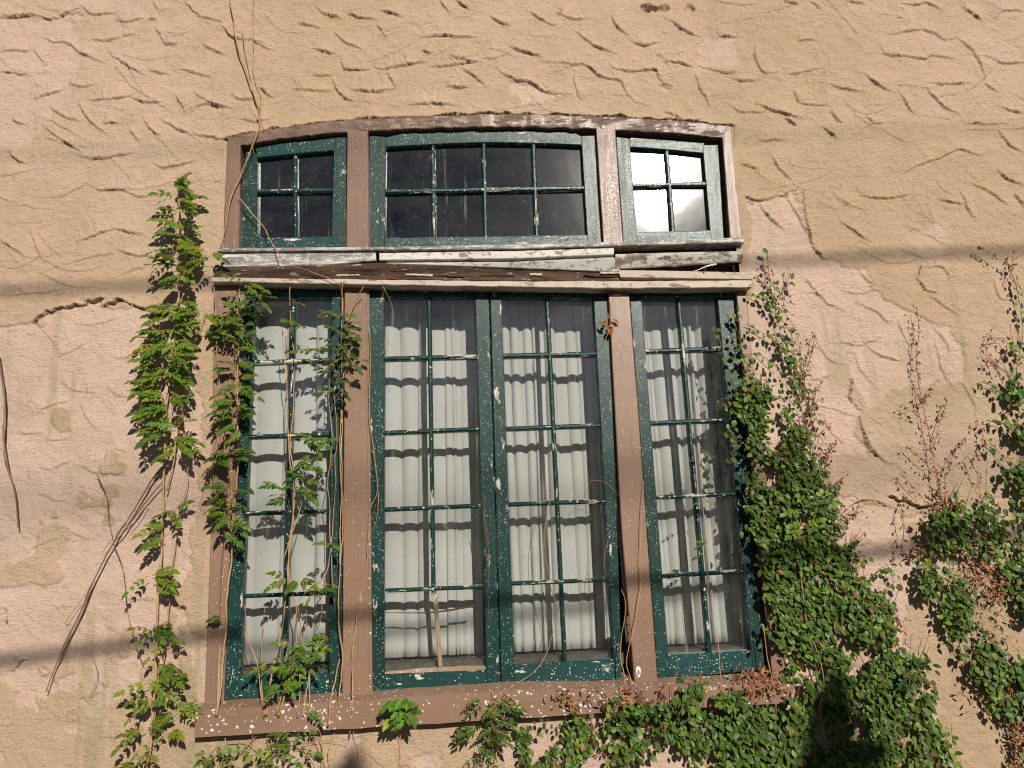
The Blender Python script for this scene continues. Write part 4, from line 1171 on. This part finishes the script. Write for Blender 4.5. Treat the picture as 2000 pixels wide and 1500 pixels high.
def dry_twig(mb, fo, pts, rng, r=0.0012, leaf=0.013, every=9):
    w = np.array(pts, float)
    n = max(6, int(np.sum(np.linalg.norm(np.diff(w, axis=0), axis=1)) / every))
    c = smooth_line(w, n)
    tube(mb, [P(a, b, surf_y(a, b) - 0.006 - 0.006 * rng.random()) for a, b in c], r, r * 0.7, sides=5, wob=0.003, mi=1)
    for a, b in c:
        for k in range(int(rng.integers(1, 4))):
            p = P(a + rng.normal(0, 3), b + rng.normal(0, 3), surf_y(a, b) - 0.010 - 0.012 * rng.random())
            g = rng.uniform(-2.6, -0.4)
            fo.leaf(p, [math.cos(g), -0.3, math.sin(g)], nrm([rng.uniform(-.8, .8), -1, rng.uniform(-.3, .6)]), leaf * rng.uniform(.6, 1.3), 0.5,
                    jitcol((0.20, 0.075, 0.042), rng, 0.35), 0.5, rng.uniform(.1, .5), True)

def fig(label, polys, strands, twigs, seed, dens, group="creeping fig plants on the stucco", maxdep=0.036, gapt=0.34, runners=(), straw=()):
    rng = np.random.default_rng(seed)
    ref = (polys[0][0] if polys else strands[0][0])
    root = thing("creeping_fig", label, "creeper", P(ref[0], ref[1], -0.01), group)
    fo = Foliage(); df = Foliage()
    for poly in polys:
        xs = [p[0] for p in poly]; ys = [p[1] for p in poly]
        x0, x1, y0, y1 = min(xs) - 15, max(xs) + 15, min(ys) - 15, max(ys) + 15
        n = int((x1 - x0) * (y1 - y0) * dens * 2.6)
        a = rng.uniform(x0, x1, n); b_ = rng.uniform(y0, y1, n)
        wx = (fbm(a / 40, b_ / 40, seed, 3) - 0.5) * 80 + rng.normal(0, 7, n); wy = (fbm(a / 40, b_ / 40, seed + 5, 3) - 0.5) * 80 + rng.normal(0, 7, n)
        ins = in_poly(a + wx, b_ + wy, poly)
        gap = fbm(a / 42, b_ / 42, seed + 9, 3)
        thick = fbm(a / 60, b_ / 60, seed + 13, 3)
        keep = ins & (gap > gapt + 0.16 * rng.random(n) + 0.16 * np.clip((1060 - b_) / 280, 0, 1))
        for px, py, th in zip(a[keep], b_[keep], thick[keep]):
            fig_leaf(fo, px, py, rng, rng.random() ** 1.2 * maxdep * (0.35 + 1.3 * th))
        m_ = int(keep.sum() * 0.05)
        ids = rng.choice(np.flatnonzero(keep), m_, replace=False)
        for i in ids:      # woody runners showing between the leaves
            px, py = a[i], b_[i]; L = rng.uniform(20, 50); g = rng.uniform(1.0, 2.2)
            tube(fo, [P(px, py, surf_y(px, py) - 0.004), P(px - L * .5 * math.cos(g), py - L * .5 * math.sin(g), surf_y(px, py) - 0.012), P(px - L * math.cos(g) * .9, py - L * math.sin(g), surf_y(px, py) - 0.006)], 0.0013, 0.001, sides=5, wob=0.003, mi=1)
    for s in strands:
        gapx = s[-1] if isinstance(s[-1], float) else 9.0
        l = [q for q in s if not isinstance(q, float)]
        w = np.array(l, float)
        n = max(4, int(np.sum(np.linalg.norm(np.diff(w, axis=0), axis=1)) / gapx))
        c = smooth_line(w, n)
        st = MB(); tube(st, stem_pts(l, 0.003), 0.0014, 0.0009, sides=5, wob=0.003); st.build("stem", M['stem_red'], root, smooth=True)
        for i, (px, py) in enumerate(c):
            for sg in (1, -1):
                if rng.random() < 0.82:
                    fig_leaf(fo, px + sg * rng.uniform(2, 9), py + rng.uniform(-5, 5), rng, rng.uniform(0.002, 0.014), 0.022)
    for t in twigs:
        tw = Foliage(); dry_twig(tw, tw, t, rng)
        tw.build("dry_twig", [M['dryleaf'], M['stem_red']], root, smooth=True)["label"] = "reddish brown dried shoot"
    for l in runners:
        st = MB(); tube(st, stem_pts(l, 0.035), 0.0016, 0.001, sides=5, wob=0.003); st.build("stem", M['stem'], root, smooth=True)
    for (cx, cy, sx, sy, n) in straw:   # heaps of dry stalks
        for k in range(n):
            px = cx + rng.normal(0, sx); py = cy + rng.normal(0, sy); g = rng.uniform(0, math.pi * 2)
            L = rng.uniform(5, 12)
            y = surf_y(px, py) - rng.uniform(0.004, 0.03)
            p = P(px, py, y)
            df.leaf(p, [math.cos(g), rng.uniform(-.5, .3), math.sin(g)], nrm([rng.uniform(-.6, .6), -1, rng.uniform(-.2, .8)]), L * 0.0021, 0.35,
                    jitcol((0.34, 0.18, 0.085) if rng.random() < .6 else (0.19, 0.075, 0.042), rng, 0.3), 0.4, rng.uniform(0, .4), True)
    if fo.f: fo.build("leaves", [M['leaf'], M['stem_red']], root, smooth=True)
    if df.f: df.build("dry_leaves", M['dryleaf'], root, smooth=True)["label"] = "shrivelled reddish brown leaves"
    return root

fig("tall dense ivy mass climbing beside the right casement and widening toward the ground",
    [[(1428,760),(1470,720),(1530,790),(1585,860),(1615,940),(1645,1005),(1640,1070),(1685,1130),(1730,1175),(1750,1235),(1795,1300),(1828,1330),(1820,1400),(1865,1450),(1880,1520),(1500,1520),
      (1540,1400),(1535,1300),(1505,1200),(1480,1080),(1450,950),(1438,850)]],
    [[(1497,490),(1505,560),(1522,640),(1545,740),(1560,820)], [(1468,572),(1500,590),(1530,610),(1552,640)], [(1458,632),(1490,650),(1525,668),(1540,700)], [(1500,545),(1528,575),(1540,520), 12.0],
     [(1448,700),(1480,690),(1520,720)], [(1432,600),(1438,640),(1450,690),(1470,740)], [(1545,640),(1550,700),(1565,780)], [(1400,640),(1412,690),(1430,740),(1440,790), 14.0], [(1412,780),(1430,830),(1440,880), 10.0],
     [(1560,700),(1575,760),(1600,830)], [(1700,1130),(1735,1105),(1745,1140),(1725,1160)], [(1420,840),(1432,880),(1425,900)]],
    [[(1592,650),(1585,690),(1572,740),(1578,800),(1590,850)], [(1605,745),(1590,775),(1580,830)], [(1620,830),(1600,850),(1598,900)], [(1630,870),(1610,900),(1620,930)], [(1545,530),(1538,560),(1545,590)],
     [(1485,525),(1500,540)], [(1640,940),(1620,960),(1635,1000)], [(1680,1000),(1650,1020),(1645,1050)], [(1735,1190),(1752,1200),(1760,1230)], [(1715,1200),(1745,1230)], [(1555,650),(1565,700),(1560,760)], [(1625,900),(1600,930),(1612,965)], [(1665,985),(1640,1010),(1650,1045)], [(1690,1040),(1660,1070),(1672,1110)], [(1770,1210),(1745,1230),(1758,1270)], [(1600,780),(1570,810),(1582,850)], [(1650,930),(1628,950),(1640,985)]],
    41, 0.0225, gapt=0.265, runners=[[(1590,1255),(1605,1300),(1610,1340),(1600,1380),(1608,1430),(1615,1470)], [(1565,1130),(1572,1180),(1578,1220)], [(1490,1220),(1500,1290),(1512,1340),(1518,1400)]],
    straw=[(1535,1250,8,14,26), (1540,1050,12,20,26), (1500,950,14,40,18), (1610,880,14,30,22), (1660,1000,16,18,20), (1700,1180,26,20,24), (1600,1200,40,60,40)])
fig("low ivy thicket spilling over the right half of the brown sill",
    [[(1185,1405),(1230,1375),(1300,1372),(1365,1330),(1400,1335),(1420,1365),(1480,1375),(1545,1375),(1560,1440),(1500,1520),(1385,1520),(1340,1450),(1280,1440),(1200,1442)]],
    [[(1190,1400),(1240,1385),(1300,1380)], [(1330,1440),(1360,1500)]],
    [[(1150,1370),(1160,1345),(1175,1350)], [(1210,1360),(1240,1345),(1262,1372)], [(1130,1395),(1150,1400),(1160,1420)], [(1290,1340),(1298,1365)], [(1090,1345),(1110,1355),(1120,1390)], [(1180,1370),(1200,1390)]],
    42, 0.0235, gapt=0.27, straw=[(1475,1325,28,12,150), (1480,1348,26,12,110), (1210,1370,26,12,40), (1110,1368,20,14,30), (1300,1380,40,18,36)])
fig("ivy trails hanging down the plaster below the centre of the sill",
    [[(1010,1405),(1040,1410),(1048,1520),(1015,1520)], [(1060,1405),(1150,1395),(1145,1430),(1125,1520),(1062,1520)]] + [[(1190,1425),(1260,1440),(1240,1520),(1185,1520)]],
    [[(1020,1415),(1028,1460),(1030,1510)], [(1140,1400),(1120,1450),(1110,1510)]],
    [[(1170,1470),(1200,1480),(1220,1510)], [(1270,1420),(1262,1460)]], 43, 0.014, maxdep=0.02)
fig("ivy mass at the right edge of the view with a bare gap in its middle",
    [[(1962,700),(1980,640),(2060,600),(2060,880),(2000,910),(1972,830)], [(1790,985),(1840,955),(1890,1000),(1900,1060),(1895,1090),(1860,1110),(1900,1160),(1915,1240),(1990,1290),(2080,1330),(2080,1520),(1960,1490),(1925,1400),(1905,1320),(1865,1270),(1835,1190),(1805,1110),(1795,1040)],
     [(1900,955),(1935,985),(1985,1040),(2080,1090),(2080,1180),(2000,1200),(1965,1140),(1935,1080),(1915,1010)], [(1960,890),(2010,900),(2060,960),(2060,1060),(2000,1020)]],
    [[(1970,520),(1985,560),(1998,640),(1985,720),(1975,790)], [(1915,745),(1950,760),(1985,790)], [(1925,820),(1960,830),(1990,850)], [(1930,860),(1965,900),(2000,960)], [(1860,1010),(1900,1090)], [(1810,1130),(1850,1200),(1880,1280)]],
    [[(1790,600),(1795,650),(1790,700),(1800,780),(1815,850),(1830,930),(1845,1000),(1850,1050)], [(1830,740),(1812,770),(1800,790)], [(1850,780),(1835,830),(1825,870)], [(1770,870),(1790,890),(1820,920)], [(1760,790),(1790,810)],
     [(1885,855),(1860,890),(1845,930),(1850,980)], [(1760,925),(1800,970),(1840,1010)], [(1940,640),(1925,680),(1945,710)], [(1925,700),(1950,730)], [(1890,890),(1910,930),(1905,960)], [(1930,660),(1965,665),(1960,700)],
     [(1775,960),(1760,1000),(1765,1050),(1755,1090)], [(1910,480),(1972,520)], [(1980,490),(1972,540)], [(1880,1080),(1900,1100),(1905,1140)], [(1910,900),(1920,850),(1905,820)]],
    44, 0.0185, gapt=0.345, straw=[(1920,1110,16,22,120), (1945,1150,16,18,90), (1990,1460,10,30,120), (1985,1400,8,25,60), (1800,1075,14,10,30), (1845,1000,16,34,60), (1880,1050,20,26,50), (1950,1230,26,30,60), (1930,1340,20,30,40), (1985,800,14,40,30)])
vine("leafy_sprig", "dark broad leaved sprig at the lower right edge of the ivy mass on pink plaster",
     [[(1745,1300),(1770,1310),(1800,1315), 0.0014]], [(1788,1312,24,10,5,.04)], 31, base=(0.032, 0.075, 0.02), lsize=0.042, length=(0.05, 0.07), pairs=(1, 2), r=0.0014, category="vine")
vine("leafy_sprig", "bright fresh green sprig growing out of the ivy mass beside the right casement",
     [[(1555,1120),(1560,1060),(1565,990), 0.0016]], [(1562,1000,22,14,6,.06), (1570,1035,20,16,6,.07), (1548,1060,18,16,4,.05)], 32, base=(0.095, 0.21, 0.022), lsize=0.028, length=(0.05, 0.08), pairs=(3, 4))

# ------------------------------------------------------------------ street side: cables and trees seen through their shadows and reflections
def cable(label, a, b, t, r):
    p = P(*a, 0.0) + SUN * t; q = P(*b, 0.0) + SUN * t
    d = q - p
    pts = [p - d * 3, p - d, p, p + d * 0.5, q, q + d, q + d * 3]
    pts = [v + np.array([0, 0, 0]) for v in pts]
    mb = MB(); tube(mb, pts, r, r, sides=8, n=60, wob=0.0)
    o = mb.build("overhead_cable", M['cable'], smooth=True)
    tag(o, label, "cable", "overhead cables across the street")
cable("black overhead cable that shades the cornice height of the wall", (0, 566), (1990, 486), 7.0, 0.013)
cable("black overhead cable that shades the lower casements in a slanting band", (0, 1288), (1990, 1040), 6.6, 0.018)
cable("thin black overhead cable mirrored in the top lights", (0, 300), (1990, 250), 8.5, 0.004)

cable("fine overhead wire far across the street mirrored in the dark left top lights", (0, 960), (1990, 905), 20.0, 0.012)
cable("fine sloping overhead wire mirrored low in the wide centre top light", (0, 1010), (1990, 900), 21.5, 0.010)
def tree(label, tip, t, wdt, seed):
    rng = np.random.default_rng(seed)
    c = P(*tip, 0.0) + SUN * t
    root = thing("street_tree", label, "tree", (c[0], c[1], -1.6), "small trees across the street")
    tr = MB()
    tube(tr, [(c[0], c[1], -1.6), (c[0] + .05, c[1], -.4), (c[0] - .03, c[1], c[2] - 0.9), (c[0], c[1], c[2] - 0.25)], 0.06, 0.015, sides=8, wob=0.02)
    fo = Foliage()
    for k in range(14):
        a = rng.uniform(0, 6.28); h = rng.uniform(0.4, 1.5)
        s = np.array([c[0], c[1], c[2] - h])
        e = s + np.array([math.cos(a), math.sin(a), 0.6]) * (0.2 + 0.32 * h) * wdt
        tube(tr, [s, (s + e) / 2 + [0, 0, .02], e], 0.014, 0.004, sides=5)
    for k in range(6500):
        h = rng.random() ** 0.75 * 1.6
        rad = (0.14 + 0.55 * h) * wdt * rng.random() ** 0.5
        a = rng.uniform(0, 6.28)
        p = np.array([c[0] + rad * math.cos(a), c[1] + rad * math.sin(a), c[2] - h + rng.normal(0, 0.05)])
        if rad > (0.10 + 0.5 * h) * wdt * (0.25 + 1.1 * fbm(np.array([p[0] * 5]), np.array([p[2] * 6]), seed, 3)[0]): continue
        fo.leaf(p, rng.normal(0, 1, 3) - [0, 0, .6], nrm(rng.normal(0, 1, 3) + [0, 0, .5]), rng.uniform(.06, .10), 0.8, jitcol(G_DARK, rng, .3), .2, .2, True)
    tr.build("trunk", M['bark'], root, smooth=True)
    fo.build("crown", M['leaf'], root, smooth=True)
tree("small leafy tree whose crown shades the ivy mass below the window", (1605, 1385), 6.0, 0.55, 51)
tree("small leafy tree whose tip shades the plaster below the first mullion", (678, 1500), 6.0, 0.36, 52)
def dead_leaf():
    rng = np.random.default_rng(5)
    fo = Foliage()
    for k in range(9):
        p = P(1193 + rng.normal(0, 5), 634 + rng.normal(0, 8), -0.012 - 0.012 * rng.random())
        g = rng.uniform(0, 6.3)
        fo.leaf(p, [math.cos(g), -.3, math.sin(g)], nrm([rng.uniform(-.6, .6), -1, rng.uniform(-.2, .8)]), rng.uniform(.016, .03), .7, jitcol((0.33, 0.15, 0.05), rng, .3), .5, .7, True)
    o = fo.build("dead_leaf", M['dryleaf'], smooth=True)
    tag(o, "curled orange brown dead leaves caught high on the second brown mullion", "leaf")
dead_leaf()
def wall_bolt():
    mb = MB(); c = P(344, 1277, -0.004)
    tube(mb, [c + [0, .012, 0], c + [0, -.006, 0]], 0.0095, 0.0085, sides=12, n=4)
    tube(mb, [c + [0, -.005, 0], c + [0, -.014, 0]], 0.004, 0.0036, sides=8, n=4)
    o = mb.build("wall_bolt", M['rust']); tag(o, "small grey bolt head in the plaster beside the tall leafy climber", "bolt")
wall_bolt()
bare("bare_vine", "tangle of dry tan stems on the plaster just below the left half of the sill",
     [[(560,1445),(600,1470),(625,1510), 0.0016], [(610,1440),(628,1470),(640,1510), 0.0016], [(655,1432),(640,1470),(648,1510), 0.0014], [(440,1450),(480,1448),(505,1470), 0.0016],
      [(470,1470),(500,1440),(540,1436), 0.0014], [(690,1425),(700,1470),(690,1510), 0.0012], [(780,1430),(784,1470),(780,1510), 0.001], [(600,1450),(640,1446),(680,1452), 0.001],
      [(520,1440),(526,1480),(516,1510), 0.0016], [(720,1470),(760,1500),(800,1490), 0.0008], [(420,1460),(400,1490),(410,1515), 0.0012]], 'stem', 0.0014)
def sky_blocker_trees():  # unseen tree row, added to hold back bright light from the low sky
    rng = np.random.default_rng(77)
    fo = Foliage()
    for k in range(5200):
        x = rng.uniform(-34, 38); top = 3.2 + 1.6 * fbm(np.array([x * 0.35]), np.array([1.5]), 88, 3)[0]
        z = -1.6 + (top + 1.6) * rng.random() ** 0.8
        p = np.array([x, -21 - rng.uniform(0, 3.0), z])
        fo.leaf(p, rng.normal(0, 1, 3) - [0, 0, .4], nrm(rng.normal(0, 1, 3) + [0, .6, .3]), rng.uniform(.5, 1.0), 0.9, jitcol(G_DARK, rng, .3), .2, .2, True)
    o = fo.build("sky_blocker_trees", M['leaf'], smooth=True)
    tag(o, "unseen row of dark trees added across the street to block low sky light", "trees", kind="stuff")
sky_blocker_trees()
print("faces ok")
